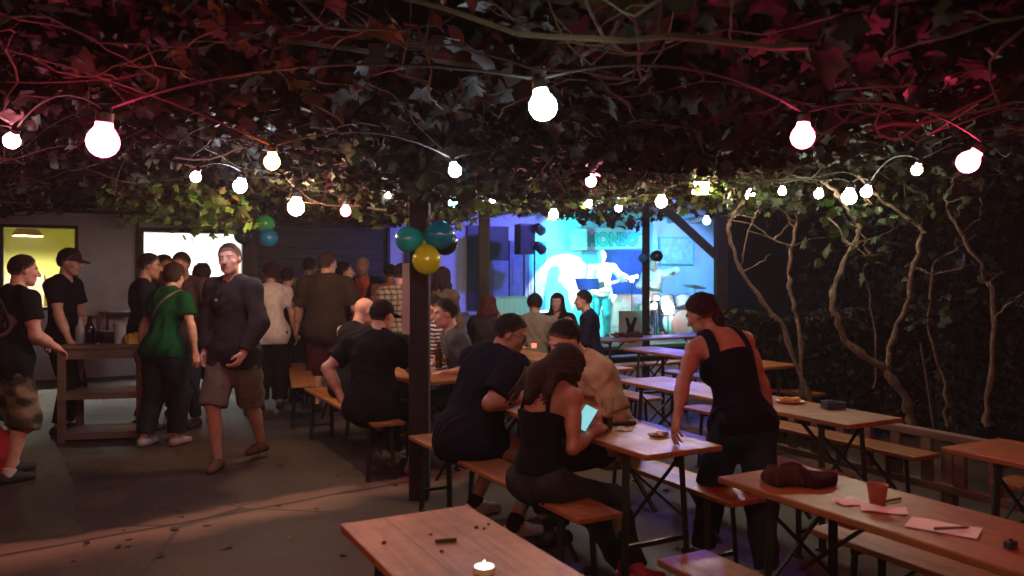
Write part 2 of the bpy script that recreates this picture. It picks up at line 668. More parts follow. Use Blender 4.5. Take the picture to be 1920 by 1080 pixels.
        F.cone(ank[q] + np.array([0, 0, -0.045 * s]) - td * 0.03, ank[q] + td * 0.13 * s + np.array([0, 0, -0.06 * s]), 0.035 * s, 0.022 * s)
    # neck and head
    F.cone(nb - Rc_ @ up * 0.03 * s, hb + Rh_ @ np.array([0, -0.005, 0.04]) * s, 0.060 * s * (0.88 if fem else 1), 0.053 * s * (0.88 if fem else 1), k=0.03)
    def hp(x, y, z): return hc + Rh_ @ np.array([x, y, z]) * s
    hf = 0.95 if fem else 1.0
    F.ell(hp(0, -0.012, 0.022), np.array([0.076, 0.096, 0.094]) * s, Rh_, k=0.02)
    F.ell(hp(0, 0.028, -0.035), np.array([0.060 * hf, 0.068, 0.082]) * s, Rh_, k=0.02)
    F.cone(hp(-0.035, 0.035, -0.072), hp(0, 0.066, -0.092), 0.024 * s, 0.023 * s, k=0.02)
    F.cone(hp(0.035, 0.035, -0.072), hp(0, 0.066, -0.092), 0.024 * s, 0.023 * s, k=0.02)
    F.cone(hp(-0.034, 0.078, 0.026), hp(0.034, 0.078, 0.026), 0.013 * s, 0.013 * s, k=0.014)
    for q in (-1, 1):
        F.ell(hp(q * 0.031, 0.104, 0.006), np.array([0.019, 0.017, 0.012]) * s, Rh_, op='s')
        F.ell(hp(q * 0.031, 0.078, 0.006), np.array([0.013, 0.013, 0.012]) * s, Rh_, k=0.003)
        F.ell(hp(q * 0.042, 0.062, -0.022), np.array([0.022, 0.022, 0.018]) * s, Rh_, k=0.015)
        F.ell(hp(q * 0.077, -0.006, -0.004), np.array([0.009, 0.020, 0.031]) * s, Rh_ @ rot('Z', q * -18), k=0.006)
    F.cone(hp(0, 0.090, 0.014), hp(0, 0.116, -0.026), 0.009 * s, 0.014 * s * hf, k=0.010)
    for q in (-1, 1):
        F.ell(hp(q * 0.011, 0.106, -0.030), np.array([0.009, 0.010, 0.008]) * s, Rh_, k=0.006)
    F.ell(hp(0, 0.090, -0.054), np.array([0.024, 0.012, 0.007]) * s, Rh_, k=0.006)
    F.ell(hp(0, 0.088, -0.067), np.array([0.021, 0.012, 0.007]) * s, Rh_, k=0.006)
    # hands: palm, four unequal bent fingers, thumb from the side of the palm
    hands = {}
    for q, cu in ((-1, Lc), (1, Rc)):
        fd = wr[q] - elb[q]
        fd = fd / np.linalg.norm(fd)
        inner = np.array([-q, 0.25, 0.0])               # palm faces the body
        if abs(fd[2]) < 0.6: inner = np.array([-q * 0.35, 0.1, -1.0])   # arm held level: palm down
        pn = inner - fd * inner.dot(fd)
        pn = pn / np.linalg.norm(pn)
        wd = np.cross(pn, fd)
        if wd.dot(np.array([0, 1, 0.3])) < 0 and abs(fd[2]) >= 0.6: wd = -wd
        if abs(fd[2]) < 0.6 and wd[0] * q > 0: wd = -wd   # thumb towards the other hand
        w0 = wr[q]
        Rk = np.stack([wd, pn, fd], 1)
        F.ell(w0 + fd * 0.050 * s, np.array([0.042, 0.016, 0.054]) * s, Rk, k=0.018)
        F.cone(w0 - fd * 0.01, w0 + fd * 0.03 * s, 0.026 * s * ag, 0.024 * s, k=0.015)
        tips = []
        for i, (off, ln) in enumerate(((0.031, 0.074), (0.011, 0.084), (-0.010, 0.078), (-0.030, 0.060))):
            a = w0 + (fd * (0.092 - 0.005 * abs(i - 1.3)) + wd * off) * s
            ang = 0.0
            dirv = fd + wd * off * 1.6
            r0 = 0.0095 * s * (0.9 if fem else 1)
            for j, fr in enumerate((0.45, 0.32, 0.23)):
                ang = math.radians(cu * (0.6 + 0.3 * j) + i * 3)
                dirv = (dirv * math.cos(ang) + pn * math.sin(ang))
                dirv = dirv / np.linalg.norm(dirv)
                b = a + dirv * ln * fr * s
                F.cone(a, b, r0, r0 * 0.9, k=0.004)
                r0 *= 0.9
                a = b
            tips.append(a)
        a = w0 + (fd * 0.022 + wd * 0.028 + pn * 0.006) * s
        b = a + (fd * 0.032 + wd * 0.024 + pn * 0.014) * s
        c = b + (fd * 0.030 + wd * 0.004 + pn * 0.012) * s
        F.cone(a, b, 0.0145 * s, 0.0115 * s, k=0.010)
        F.cone(b, c, 0.0110 * s, 0.0090 * s, k=0.004)
        hands[q] = (w0, fd, pn, wd)
    v, f = F.mesh(res)
    base = np.array(SKIN[skin])
    cols = np.repeat(base[None], len(v), 0)
    q_ = (v - hc) @ Rh_ / s                                # head frame
    # lips, brows, eyes, cheeks, stubble on the face itself
    inhead = (np.abs(q_[:, 0]) < 0.08) & (q_[:, 1] > 0.03) & (np.abs(q_[:, 2]) < 0.12)
    lip = inhead & (np.abs(q_[:, 0]) < 0.024) & (np.abs(q_[:, 2] + 0.060) < 0.012) & (q_[:, 1] > 0.085)
    cols[lip] = base * np.array([0.85, 0.55, 0.55])
    hcol = np.array(hair.get('c', (0.02, 0.013, 0.01))) if hair else np.array((0.05, 0.035, 0.03))
    for q in (-1, 1):
        ex = np.abs(q_[:, 0] - q * 0.032)
        brow = inhead & (ex < 0.020) & (np.abs(q_[:, 2] - 0.026) < 0.006) & (q_[:, 1] > 0.06)
        cols[brow] = hcol * 0.5 + base * 0.15
        eye = inhead & (ex < 0.0125) & (np.abs(q_[:, 2] - 0.006) < 0.007) & (q_[:, 1] > 0.07)
        cols[eye] = (0.45, 0.42, 0.40)
        iris = eye & (ex < 0.0055)
        cols[iris] = (0.03, 0.02, 0.015)
    if hair and hair.get('stubble'):
        st = (q_[:, 2] < -0.045) & (q_[:, 1] > -0.0) & (q_[:, 2] > -0.125) & ~lip
        cols[st] = cols[st] * (1 - 0.5 * hair['stubble']) + hcol * 0.5 * hair['stubble']
    me = mesh_np("person", v, f)
    vcol(me, cols)
    o = link("person", me, M['skin'])
    o.matrix_world = Mw
    tag(o, label, "person", group)
    # --- clothes
    def child(name, Fd, h, mat, colfn, disp=None, label=None):
        v, f = Fd.mesh(h, disp)
        if not len(v): return None
        m2 = mesh_np(name, v, f)
        c = colfn(v) if callable(colfn) else np.repeat(np.array(colfn)[None], len(v), 0)
        vcol(m2, c)
        ch_ = link(name, m2, mat, o)
        if label: ch_["label"] = label
        return ch_
    if legs:
        T = Field(0.04)
        infl = legs.get('inf', 0.012)
        cutk = legs.get('cut', 0.96)                     # 0..1 along the whole leg
        wt = legs.get('waist', 0.10)
        T.ell(pel - Rp @ up * 0.02, np.array([0.168 * (1.05 if fem else 1), 0.122 * gg, 0.14]) * s * (0.5 + 0.5 * gg) + infl, Rp, clip=[(Rp @ up, pel + Rp @ up * wt)], k=0.05)
        for q in (-1, 1):
            tg_ = (1.06 if fem else 1.0) * (0.7 + 0.3 * gg)
            wd_ = legs.get('wide', 0.0)
            if cutk <= 0.5:
                e = hip[q] + (kne[q] - hip[q]) * cutk * 2
                nrm = (kne[q] - hip[q]); nrm = nrm / np.linalg.norm(nrm)
                T.cone(hip[q], e + nrm * 0.03, 0.092 * s * tg_ + infl, (0.092 - 0.03 * cutk * 2) * s * tg_ + infl + wd_, clip=[(nrm, e)])
            else:
                T.cone(hip[q], kne[q], 0.092 * s * tg_ + infl, 0.060 * s * tg_ + infl + wd_)
                e = kne[q] + (ank[q] - kne[q]) * (cutk - 0.5) * 2
                nrm = (ank[q] - kne[q]); nrm = nrm / np.linalg.norm(nrm)
                re = 0.06 + (0.042 - 0.06) * (cutk - 0.5) * 2
                T.cone(kne[q], e + nrm * 0.03, 0.060 * s * tg_ + infl + wd_, re * s + infl + wd_, clip=[(nrm, e)])
        child(legs.get('name', 'trousers'), T, res * 1.1, M['cloth'], legs['c'], wob(seed + 1, legs.get('fold', 0.008), 40))
    if top:
        T = Field(0.045)
        inf = top.get('inf', 0.014)
        torso(T, inf)
        hem = top.get('hem', -0.10)
        kind = top.get('kind', 'tee')
        if hem < -0.01:
            li = (legs.get('inf', 0.012) if legs else 0.012) * (0.5 if kind == 'tank' else 1)
            hf_ = 0.25 if kind == 'tank' else 1
            T.ell(pel - Rp @ up * 0.02, np.array([0.170 * (1.05 if fem else 1), 0.124 * gg, 0.145]) * s * (0.5 + 0.5 * gg) + inf * 0.6 * hf_ + li, Rp)
            for q in (-1, 1):
                tq = (1.06 if fem else 1.0) * (0.7 + 0.3 * gg)
                T.cone(hip[q], hip[q] + (kne[q] - hip[q]) * 0.22, (0.094 if hf_ == 1 else 0.084) * s * tq + li + inf * 0.5 * hf_, (0.086 if hf_ == 1 else 0.078) * s * tq + li + inf * 0.5 * hf_)
        if kind != 'tank':
            shoulders(T, inf * 0.8)
            sl = top.get('sleeve', 0.28)
            for q in (-1, 1):
                sw_ = top.get('loose', 0.016)
                if sl <= 0.5:
                    e = sh[q] + (elb[q] - sh[q]) * sl * 2
                    nrm = elb[q] - sh[q]; nrm = nrm / np.linalg.norm(nrm)
                    T.cone(sh[q], e + nrm * 0.03, 0.057 * s * ag + inf * 0.8, 0.052 * s * ag + sw_, clip=[(nrm, e)])
                else:
                    T.cone(sh[q], elb[q], 0.057 * s * ag + inf * 0.8, 0.044 * s * ag + sw_)
                    e = elb[q] + (wr[q] - elb[q]) * (sl - 0.5) * 2
                    nrm = wr[q] - elb[q]; nrm = nrm / np.linalg.norm(nrm)
                    T.cone(elb[q], e + nrm * 0.03, 0.046 * s * ag + sw_, 0.034 * s * ag + sw_ * 0.7, clip=[(nrm, e)])
            nr = top.get('neck', 0.066)
            nn = Rc_ @ np.array([0, 0.15, 1.0]); nn = nn / np.linalg.norm(nn)
            T.cone(nb + Rc_ @ np.array([0, 0.01, 0.0]) * s, hc, nr * s, nr * s * 1.15, op='s')
            if top.get('vneck'):
                T.cone(nb + Rc_ @ np.array([0, 0.10, 0.02]) * s, nb + Rc_ @ np.array([0, 0.13, -top['vneck']]) * s, 0.06, 0.012, op='s')
        hn = Rp @ np.array([0, 0, -1.0])
        ho = pel + Rp @ up * hem * s
        def below(X, Y, Z, hn=hn, ho=ho):
            return (X - ho[0]) * hn[0] + (Y - ho[1]) * hn[1] + (Z - ho[2]) * hn[2]
        T.cut(below)
        if kind == 'tank':
            tp = ch + Rc_ @ up * top.get('topz', 0.10) * s
            sx, swd = top.get('strap', (0.095, 0.03))
            Rt = Rc_.T
            dip = top.get('dip', 0.0)
            def neckcut(X, Y, Z):
                l = [Rt[i, 0] * (X - tp[0]) + Rt[i, 1] * (Y - tp[1]) + Rt[i, 2] * (Z - tp[2]) for i in range(3)]
                strap = np.abs(np.abs(l[0]) - (sx - np.maximum(l[2], 0) * 0.12) * s) - swd * s
                return np.minimum(l[2] + dip * np.exp(-(l[0] / 0.07) ** 2), strap)
            shoulders(T, inf * 0.55)
            T.cut(neckcut)
        child(top.get('name', 'shirt'), T, res, M['cloth'], (lambda v: top['c'](v, dict(pel=pel, ch=ch, Rc=Rc_, nb=nb, s=s))) if callable(top['c']) else top['c'],
              wob(seed + 2, top.get('fold', 0.012), 34), top.get('label'))
    if shoes:
        for q in (-1, 1):
            T = Field(0.02)
            td = rot('Z', toes[0 if q < 0 else 1]) @ np.array([q * 0.10, 1, 0])
            td = td / np.linalg.norm(td)
            a = ank[q]
            sole = a[2] - 0.085 * s
            T.cone(a + np.array([0, 0, -0.048 * s]) - td * 0.038 * s, a + td * 0.06 * s + np.array([0, 0, -0.045 * s]), 0.044 * s, 0.045 * s)
            T.cone(a + td * 0.06 * s + np.array([0, 0, -0.052 * s]), a + td * 0.155 * s + np.array([0, 0, -0.060 * s]), 0.044 * s, 0.034 * s)
            T.cone(a + np.array([0, 0, -0.05 * s]) - td * 0.02, a + np.array([0, 0, -0.005]) , 0.042 * s, 0.043 * s, clip=[((0, 0, 1), a + np.array([0, 0, 0.0 + shoes.get('hi', 0)]))])
            T.cut(lambda X, Y, Z, sole=sole: sole + 0.003 - Z + 0 * X + 0 * Y)
            sc_ = np.array(shoes['c']); so = np.array(shoes.get('sole', shoes['c']))
            def scol(v, sole=sole):
                return np.where((v[:, 2] < sole + 0.028)[:, None], so[None], sc_[None])
            child('shoe', T, min(res, 0.009), M['shoe'], scol)
    if socks:
        for q in (-1, 1):
            T = Field(0.01)
            n_ = kne[q] - ank[q]; n_ = n_ / np.linalg.norm(n_)
            T.cone(ank[q] - n_ * 0.03, ank[q] + n_ * (socks['h'] + 0.03), 0.045 * s, 0.049 * s, clip=[(n_, ank[q] + n_ * socks['h'])])
            child('sock', T, min(res, 0.009), M['cloth'], socks['c'])
    # --- hair
    if hair and hair.get('style', 'short') != 'bald':
        T = Field(0.02)
        st = hair.get('style', 'short')
        th = max(hair.get('th', 0.010), 0.0065)
        T.ell(hp(0, -0.014, 0.024), (np.array([0.077, 0.098, 0.095]) + th) * s, Rh_, k=0.02)
        fl = hair.get('line', 0.070)
        Rt = Rh_.T
        fz = wob(seed + 3, hair.get('fuzz', 0.006), 75)
        def hairdisp(X, Y, Z):
            l = [(Rt[i, 0] * (X - hc[0]) + Rt[i, 1] * (Y - hc[1]) + Rt[i, 2] * (Z - hc[2])) / s for i in range(3)]
            lowb = hair.get('back', -0.060)
            zz = lowb + (fl - lowb) * np.clip((l[1] + 0.03) / 0.095, 0, 1) ** 0.8
            zz = np.where((l[1] > -0.035) & (l[1] < 0.03), np.maximum(zz, hair.get('side', -0.018)), zz)
            ab = (l[2] - zz + fz(X, Y, Z) * 2.0)
            tp = np.clip(ab / (0.012 + th * 1.6), 0, 1)
            return ((th + 0.004) * s * (1 - tp) ** 1.5 + np.clip(-ab, 0, 0.1) * 0.8 * s - np.abs(fz(X, Y, Z)) * tp * (0.6 + th * 60)).astype(np.float32)
        def haircol(v):
            l = ((v - hc) @ Rh_) / s
            lowb = hair.get('back', -0.060)
            zz = lowb + (fl - lowb) * np.clip((l[:, 1] + 0.03) / 0.095, 0, 1) ** 0.8
            zz = np.where((l[:, 1] > -0.035) & (l[:, 1] < 0.03), np.maximum(zz, hair.get('side', -0.018)), zz)
            n = np.sin(l[:, 0] * 400 + l[:, 1] * 230) * np.sin(l[:, 1] * 370 + l[:, 2] * 290)
            w = np.clip((l[:, 2] - zz + 0.004 + 0.012 * n) / 0.048, 0, 1)[:, None] ** 0.8
            sheen = (0.85 + 0.3 * np.sin(l[:, 0] * 260 + 3 * np.sin(l[:, 2] * 60)))[:, None]  # lighter and darker streaks in the hair colour
            return np.array(hair['c'])[None] * sheen * w + np.array(SKIN[skin])[None] * 0.55 * (1 - w)
        if st in ('short', 'quiff', 'bun', 'pony'):
            if st == 'quiff':
                T.ell(hp(0, 0.055, 0.100), np.array([0.055, 0.050, 0.035]) * s, Rh_, k=0.02)
            hob = child('hair', T, min(res, 0.008), M['hair'], haircol, hairdisp)
            if st in ('bun', 'pony'):
                T = Field(0.02)
                if st == 'bun':
                    T.ell(hp(0, -0.10, 0.085), np.array([0.042, 0.04, 0.04]) * s, Rh_)
                else:
                    b0 = hp(0, -0.085, 0.0)
                    T.ell(hp(0, -0.098, -0.005), np.array([0.034, 0.028, 0.036]) * s, Rh_)
                    b1 = hp(0.006, -0.120, 0.0) + np.array([0.005, 0, -0.07]) * s
                    b2 = b1 + np.array([0.015, -0.02, -0.09]) * s
                    b3 = b2 + np.array([0.012, -0.015, -0.09]) * s
                    T.cone(b0, b1, 0.027 * s, 0.033 * s); T.cone(b1, b2, 0.033 * s, 0.028 * s); T.cone(b2, b3, 0.028 * s, 0.010 * s)
                m3 = child('hair_tail' if st == 'pony' else 'hair_bun', T, min(res, 0.008), M['hair'], hair['c'], wob(seed + 5, 0.006, 130))
        elif st == 'long':
            ln = hair.get('len', 0.42) * s
            def faceopen(X, Y, Z):
                l = [(Rt[i, 0] * (X - hc[0]) + Rt[i, 1] * (Y - hc[1]) + Rt[i, 2] * (Z - hc[2])) / s for i in range(3)]
                q = np.maximum(np.maximum(0.035 - l[1], np.abs(l[2] + 0.04) - 0.105), np.abs(l[0]) - 0.072)
                return -q * s
            T.cut(faceopen)
            if hair.get('drape'):
                dx_ = hair.get('dx', 0)
                a1 = nb + Rc_ @ np.array([dx_ * .6, -0.085, 0.0]); a2 = nb + Rc_ @ np.array([dx_ * 1.2, -0.115, -hair['drape'] * .8])
                T.ell(hp(0, -0.04, -0.03), np.array([0.090, 0.088, 0.10]) * s, Rh_, k=0.03)
                T.cone(hp(0, -0.055, -0.05), a1, 0.080, 0.078, k=0.03); T.cone(a1, a2, 0.078, 0.035, k=0.03)
                T.cone(hp(-0.05, -0.02, -0.07), a1 + Rc_ @ np.array([-.06, 0.01, 0]), 0.055, 0.05, k=0.03); T.cone(hp(0.05, -0.02, -0.07), a1 + Rc_ @ np.array([.05, 0.01, 0]), 0.055, 0.045, k=0.03)
            rg = random.Random(seed)
            nl = hair.get('locks', 34)
            for i in range(nl):
                ph = math.radians(-150 + 300 * (i + 0.5) / nl)          # round the back of the head
                bx, by = math.sin(ph), -math.cos(ph)
                p0 = hp(bx * 0.066, by * 0.086 - 0.01, 0.045 + rg.uniform(-0.02, 0.03))
                p1 = hp(bx * 0.085, by * 0.100 - 0.012, -0.05)
                L_ = ln * rg.uniform(0.78, 1.05) * (1.0 if by < 0.3 else 0.85)
                sway = np.array([rg.uniform(-.03, .03), rg.uniform(-.02, .02), 0])
                outw = Rh_ @ np.array([bx * 0.03, by * 0.02 - 0.01, 0])
                p2 = p1 + np.array([0, 0, -0.45 * L_]) + outw * 0.9 + sway * 0.6
                p3 = p1 + np.array([0, 0, -0.85 * L_]) + outw * 1.2 + sway * 1.3
                p2 = p2 + np.array(hair.get('push', (0, 0, 0)), float) * 0.5
                p3 = p3 + np.array(hair.get('push', (0, 0, 0)), float)
                if hair.get('drape') and by > 0.0:
                    p2 = nb + Rc_ @ np.array([bx * 0.10 + rg.uniform(-.01, .01) + hair.get('dx', 0) * .5, -0.085 - 0.035 * by + rg.uniform(-.02, .01), 0.03])
                    p3 = nb + Rc_ @ np.array([bx * 0.125 + rg.uniform(-.025, .025) + hair.get('dx', 0), -0.120 - 0.02 * by + rg.uniform(-.015, .01), -hair['drape'] * rg.uniform(.6, 1.1)])
                lr = hair.get('lr', 0.019) * rg.uniform(0.7, 1.25)
                T.cone(p0, p1, lr * s, lr * s, k=0.014)
                pm = (p1 + p2) / 2 + np.array([rg.uniform(-.012, .012), rg.uniform(-.01, .01), 0])
                T.cone(p1, pm, lr * s, lr * 0.95 * s, k=0.007)
                T.cone(pm, p2, lr * 0.95 * s, lr * 0.85 * s, k=0.006)
                T.cone(p2, p3, lr * 0.85 * s, lr * 0.25 * s, k=0.005)
            child('hair', T, min(res, 0.007), M['hair'], hair['c'], wob(seed + 3, 0.0035, 150))
    if cap:
        T = Field(0.012)
        T.ell(hp(0, -0.012, 0.035), np.array([0.086, 0.106, 0.094]) * s, Rh_, k=0.01)
        Rt = Rh_.T
        def capcut(X, Y, Z):
            l = [(Rt[i, 0] * (X - hc[0]) + Rt[i, 1] * (Y - hc[1]) + Rt[i, 2] * (Z - hc[2])) / s for i in range(3)]
            base_ = 0.018 - l[2]
            hole = 0.034 - np.sqrt(l[0] ** 2 + ((l[2] - 0.016) * 1.0) ** 2) if cap.get('hole') else -1 + 0 * l[0]
            hole = np.where(l[1] < -0.04, hole, -1)
            return np.maximum(base_, hole) * s
        T.cut(capcut)
        cob = child('cap', T, min(res, 0.008), M['cloth'], cap['c'])
        B = Field(0.012)
        sgn = -1 if cap.get('back') else 1
        B.ell(hp(0, sgn * 0.120, 0.028 if sgn > 0 else 0.022), np.array([0.066, 0.070, 0.009]) * s, Rh_ @ rot('X', -8 * sgn))
        bo = child('cap_peak', B, 0.006, M['cloth'], cap.get('pc', cap['c']))
        if bo is not None and cob is not None:
            bo.parent = cob
    return o, dict(Mw=Mw, hands=hands, wr=wr, nb=nb, ch=ch, pel=pel, hc=hc, Rh=Rh_, Rc=Rc_, s=s, sh=sh, elb=elb, kne=kne, ank=ank)


def wpt(info, p):
    return info['Mw'] @ Vector(p)
# ------------------------------------------------------------------ ground
def ground_material():
    k = NT("asphalt_yard")
    v = k.coords((1, 1, 1))
    n1 = k.n("TexNoise", Scale=0.9, Detail=8.0, Roughness=0.65)
    k.l(v, n1.inputs["Vector"])
    n2 = k.n("TexNoise", Scale=60.0, Detail=4.0, Roughness=0.7)
    k.l(v, n2.inputs["Vector"])
    col = k.ramp(n1.outputs["Fac"], [(0.30, (0.016, 0.010, 0.0075)), (0.48, (0.042, 0.027, 0.019)), (0.70, (0.105, 0.068, 0.047))])
    grit = k.ramp(n2.outputs["Fac"], [(0.35, (0.6, 0.6, 0.6)), (0.68, (1.3, 1.25, 1.2))])
    col = k.mix(1.0, col, grit, 'MULTIPLY')
    # a sandy seam and crack across the yard
    tc = k.n("TexCoord")
    mp = k.n("Mapping")
    mp.inputs["Rotation"].default_value = (0, 0, math.radians(-38.5))
    k.l(tc.outputs["Object"], mp.inputs["Vector"])
    sp = k.n("SeparateXYZ")
    k.l(mp.outputs[0], sp.inputs[0])
    nw = k.n("TexNoise", Scale=1.6, Detail=5.0)
    k.l(v, nw.inputs["Vector"])
    a = k.n("Math", operation='MULTIPLY_ADD')
    k.l(nw.outputs["Fac"], a.inputs[0])
    a.inputs[1].default_value = 0.55
    k.l(sp.outputs[1], a.inputs[2])
    sand = k.ramp(k_map(k, a.outputs[0], 5.25, 6.15), [(0.0, (0, 0, 0)), (0.35, (0.8, 0.8, 0.8)), (0.62, (0.55, 0.55, 0.55)), (0.72, (0, 0, 0))])
    col = k.mix(sand, col, (0.34, 0.20, 0.135))
    a2 = k.n("Math", operation='MULTIPLY_ADD')
    k.l(nw.outputs["Fac"], a2.inputs[0])
    a2.inputs[1].default_value = 0.10
    k.l(sp.outputs[1], a2.inputs[2])
    crack = k.ramp(k_map(k, a2.outputs[0], 5.40, 5.50), [(0.0, (0, 0, 0)), (0.45, (1, 1, 1)), (0.62, (0, 0, 0))])
    col = k.mix(crack, col, (0.02, 0.015, 0.012))
    vo = k.n("TexVoronoi", Scale=0.55)
    vo.feature = 'DISTANCE_TO_EDGE'
    mpv = k.n("Mapping")
    mpv.inputs["Rotation"].default_value = (0, 0, math.radians(28))
    mpv.inputs["Scale"].default_value = (1, 1.4, 1)
    k.l(tc.outputs["Object"], mpv.inputs["Vector"])
    k.l(mpv.outputs[0], vo.inputs["Vector"])
    vein = k.ramp(vo.outputs["Distance"], [(0.0, (0.8, 0.8, 0.8)), (0.012, (0, 0, 0))])
    col = k.mix(vein, col, (0.02, 0.017, 0.015))
    k.l(col, k.b.inputs["Base Color"])
    k.l(k.ramp(n1.outputs["Fac"], [(0.3, (0.55, 0.55, 0.55)), (0.7, (0.85, 0.85, 0.85))]), k.b.inputs["Roughness"])
    ad = k.n("Math", operation='MULTIPLY_ADD')
    k.l(n1.outputs["Fac"], ad.inputs[0])
    ad.inputs[1].default_value = 1.5
    k.l(n2.outputs["Fac"], ad.inputs[2])
    k.bump(ad.outputs[0], 0.5, 0.01)
    return k.m


def k_map(k, sock, lo, hi):
    m = k.n("MapRange")
    m.inputs["From Min"].default_value = lo
    m.inputs["From Max"].default_value = hi
    k.l(sock, m.inputs["Value"])
    return m.outputs[0]


g = MB()
g.add([(-90, -40, 0), (90, -40, 0), (90, 140, 0), (-90, 140, 0)], [(0, 1, 2, 3)])
tag(g.build("ground", ground_material()), kind='structure')
random.seed(3)

# ------------------------------------------------------------------ the building, along V; local x along the wall, y away from the viewer
W0 = Vector((-7.7, 12.0, 0.0))


def bw(t, n, z=0.0):
    """a point by the wall: t along it, n metres in front of it"""
    p = W0 + V * t + U * n
    return Vector((p.x, p.y, z))


def plaster(name, c, sc=3.0):
    k = NT(name)
    v = k.coords()
    n1 = k.n("TexNoise", Scale=sc * 0.4, Detail=7.0, Roughness=0.65)
    k.l(v, n1.inputs["Vector"])
    n2 = k.n("TexNoise", Scale=45.0, Detail=5.0)
    k.l(v, n2.inputs["Vector"])
    k.l(k.ramp(n1.outputs["Fac"], [(0.3, tuple(x * 0.72 for x in c)), (0.5, c), (0.75, tuple(min(1, x * 1.12) for x in c))]), k.b.inputs["Base Color"])
    k.set(Roughness=0.9)
    k.bump(n2.outputs["Fac"], 0.25, 0.01)
    return k.m


M['plaster'] = plaster('grey_white_plaster', (0.62, 0.67, 0.80))
M['stagewall'] = plaster('white_stage_plaster', (0.66, 0.66, 0.66))
M['frame'] = mat_plain('dark_frame_paint', (0.02, 0.017, 0.016), 0.5, bump=0.05)
M['shutter'] = mat_plain('black_shutter_paint', (0.016, 0.016, 0.020), 0.5, noise=0.35, nscale=2.0)
M['roof'] = mat_plain('dark_roof_boards', (0.06, 0.05, 0.045), 0.8)
M['stageroof'] = mat_plain('painted_roof_boards', (0.30, 0.30, 0.32), 0.8)

b = empty("building", W0, ANG_V)
tag(b, "single storey plastered building with lit windows, dark shutter and stage wall behind the yard", "building")
TH, TOP = 0.22, 2.74
w = MB()
# wall left of the stage with two openings (yellow window, white hatch) and a doorway
O = [(0.06, 1.0, 1.12, 2.33), (1.98, 3.50, 1.0, 2.31)]
w.box(-6.0, O[0][0], 0, TH, 0, TOP)
w.box(O[0][0], O[0][1], 0, TH, 0, O[0][2]); w.box(O[0][0], O[0][1], 0, TH, O[0][3], TOP)
w.box(O[0][1], O[1][0], 0, TH, 0, TOP)
w.box(O[1][0], O[1][1], 0, TH, 0, O[1][2]); w.box(O[1][0], O[1][1], 0, TH, O[1][3], TOP)
w.box(O[1][1], 7.6, 0, TH, 0, TOP)
w.build("wall", M['plaster'], b)
w = MB()
w.box(7.6, 14.2, 0, TH, 0, 2.95)
w.box(12.22, 12.34, -0.06, -0.001, 0.35, 2.78)          # a pilaster at the corner of the stage
w.build("stage_wall", M['stagewall'], b)
m = MB(); m.box(10.362, 12.215, -0.012, -0.003, 0.36, 2.80); m.build('painted_wall_field', plaster('blue_grey_plaster', (0.26, 0.36, 0.46)), b)
# wall plate and rafters
w = MB()
w.box(-6.0, 7.6, -0.05, -0.002, 2.575, 2.63)
w.build("wall_plate", M['frame'], b)
for i in range(26):
    x = -5.8 + i * 0.53
    r = MB()
    r.box(x - 0.055, x + 0.055, -0.75, -0.052, 2.632, 2.74)
    r.build("rafter", M['frame'], b)
w = MB()
w.add([(-6.2, -0.9, 2.75), (7.75, -0.9, 2.75), (7.75, 7, 4.6), (-6.2, 7, 4.6), (-6.2, -0.9, 2.82), (7.75, -0.9, 2.82), (7.75, 7, 4.67), (-6.2, 7, 4.67)],
      [(3, 2, 1, 0), (4, 5, 6, 7), (0, 1, 5, 4), (1, 2, 6, 5), (2, 3, 7, 6), (3, 0, 4, 7)])
w.build("roof", M['roof'], b)


def window_frame(x0, x1, z0, z1, wd=0.06, nm="window", y=-0.03):
    m = MB()
    m.box(x0 - wd, x1 + wd, y, 0.06, z1, z1 + wd)
    m.box(x0 - wd, x1 + wd, y, 0.06, z0 - wd, z0)
    m.box(x0 - wd, x0, y, 0.06, z0, z1)
    m.box(x1, x1 + wd, y, 0.06, z0, z1)
    return m.build(nm, M['frame'], b)


wf = window_frame(*[O[0][i] for i in (0, 1)], O[0][2], O[0][3], 0.05)
wf["label"] = "window with a view into a yellow lit room"
wf2 = window_frame(O[1][0], O[1][1], O[1][2], O[1][3], 0.07, y=-0.05)
wf2["label"] = "wide serving window shining bright white"
m = MB()
m.box(1.85, 3.62, -0.09, -0.051, 2.47, 2.53)
m.build("shutter_rail", M['frame'], b)
m = MB()
m.box(1.86, 1.905, -0.08, -0.003, 0.9, 2.468)
m.build("frame_post", M['frame'], b)
# yellow room behind the first window
M['yellow'] = plaster('yellow_room_paint', (0.60, 0.58, 0.16), 1.5)
m = MB()
m.box(-1.6, 1.75, 2.6, 2.7, 0.3, 2.7); m.box(-1.7, -1.6, TH, 2.7, 0.3, 2.7); m.box(1.75, 1.85, TH, 2.7, 0.3, 2.7)
m.box(-1.7, 1.85, TH, 2.7, 2.7, 2.78); m.box(-1.7, 1.85, TH, 2.7, 0.22, 0.3)
m.build("yellow_room", M['yellow'], b)
m = MB()
m.box(-0.9, 0.5, 2.2, 2.599, 0.301, 1.62)
m.build("room_cupboard", mat_plain('beige_cupboard', (0.45, 0.36, 0.24), 0.6), b)
# the room behind the white window: pale walls, a long bright tube lamp
m = MB()
m.box(1.87, 3.9, 2.0, 2.1, 0.3, 2.7); m.box(3.9, 4.0, TH, 2.1, 0.3, 2.7)
m.box(1.87, 4.0, TH, 2.1, 2.7, 2.78); m.box(1.87, 4.0, TH, 2.1, 0.22, 0.3)
m.build("white_room", plaster('white_room_paint', (0.8, 0.8, 0.8)), b)


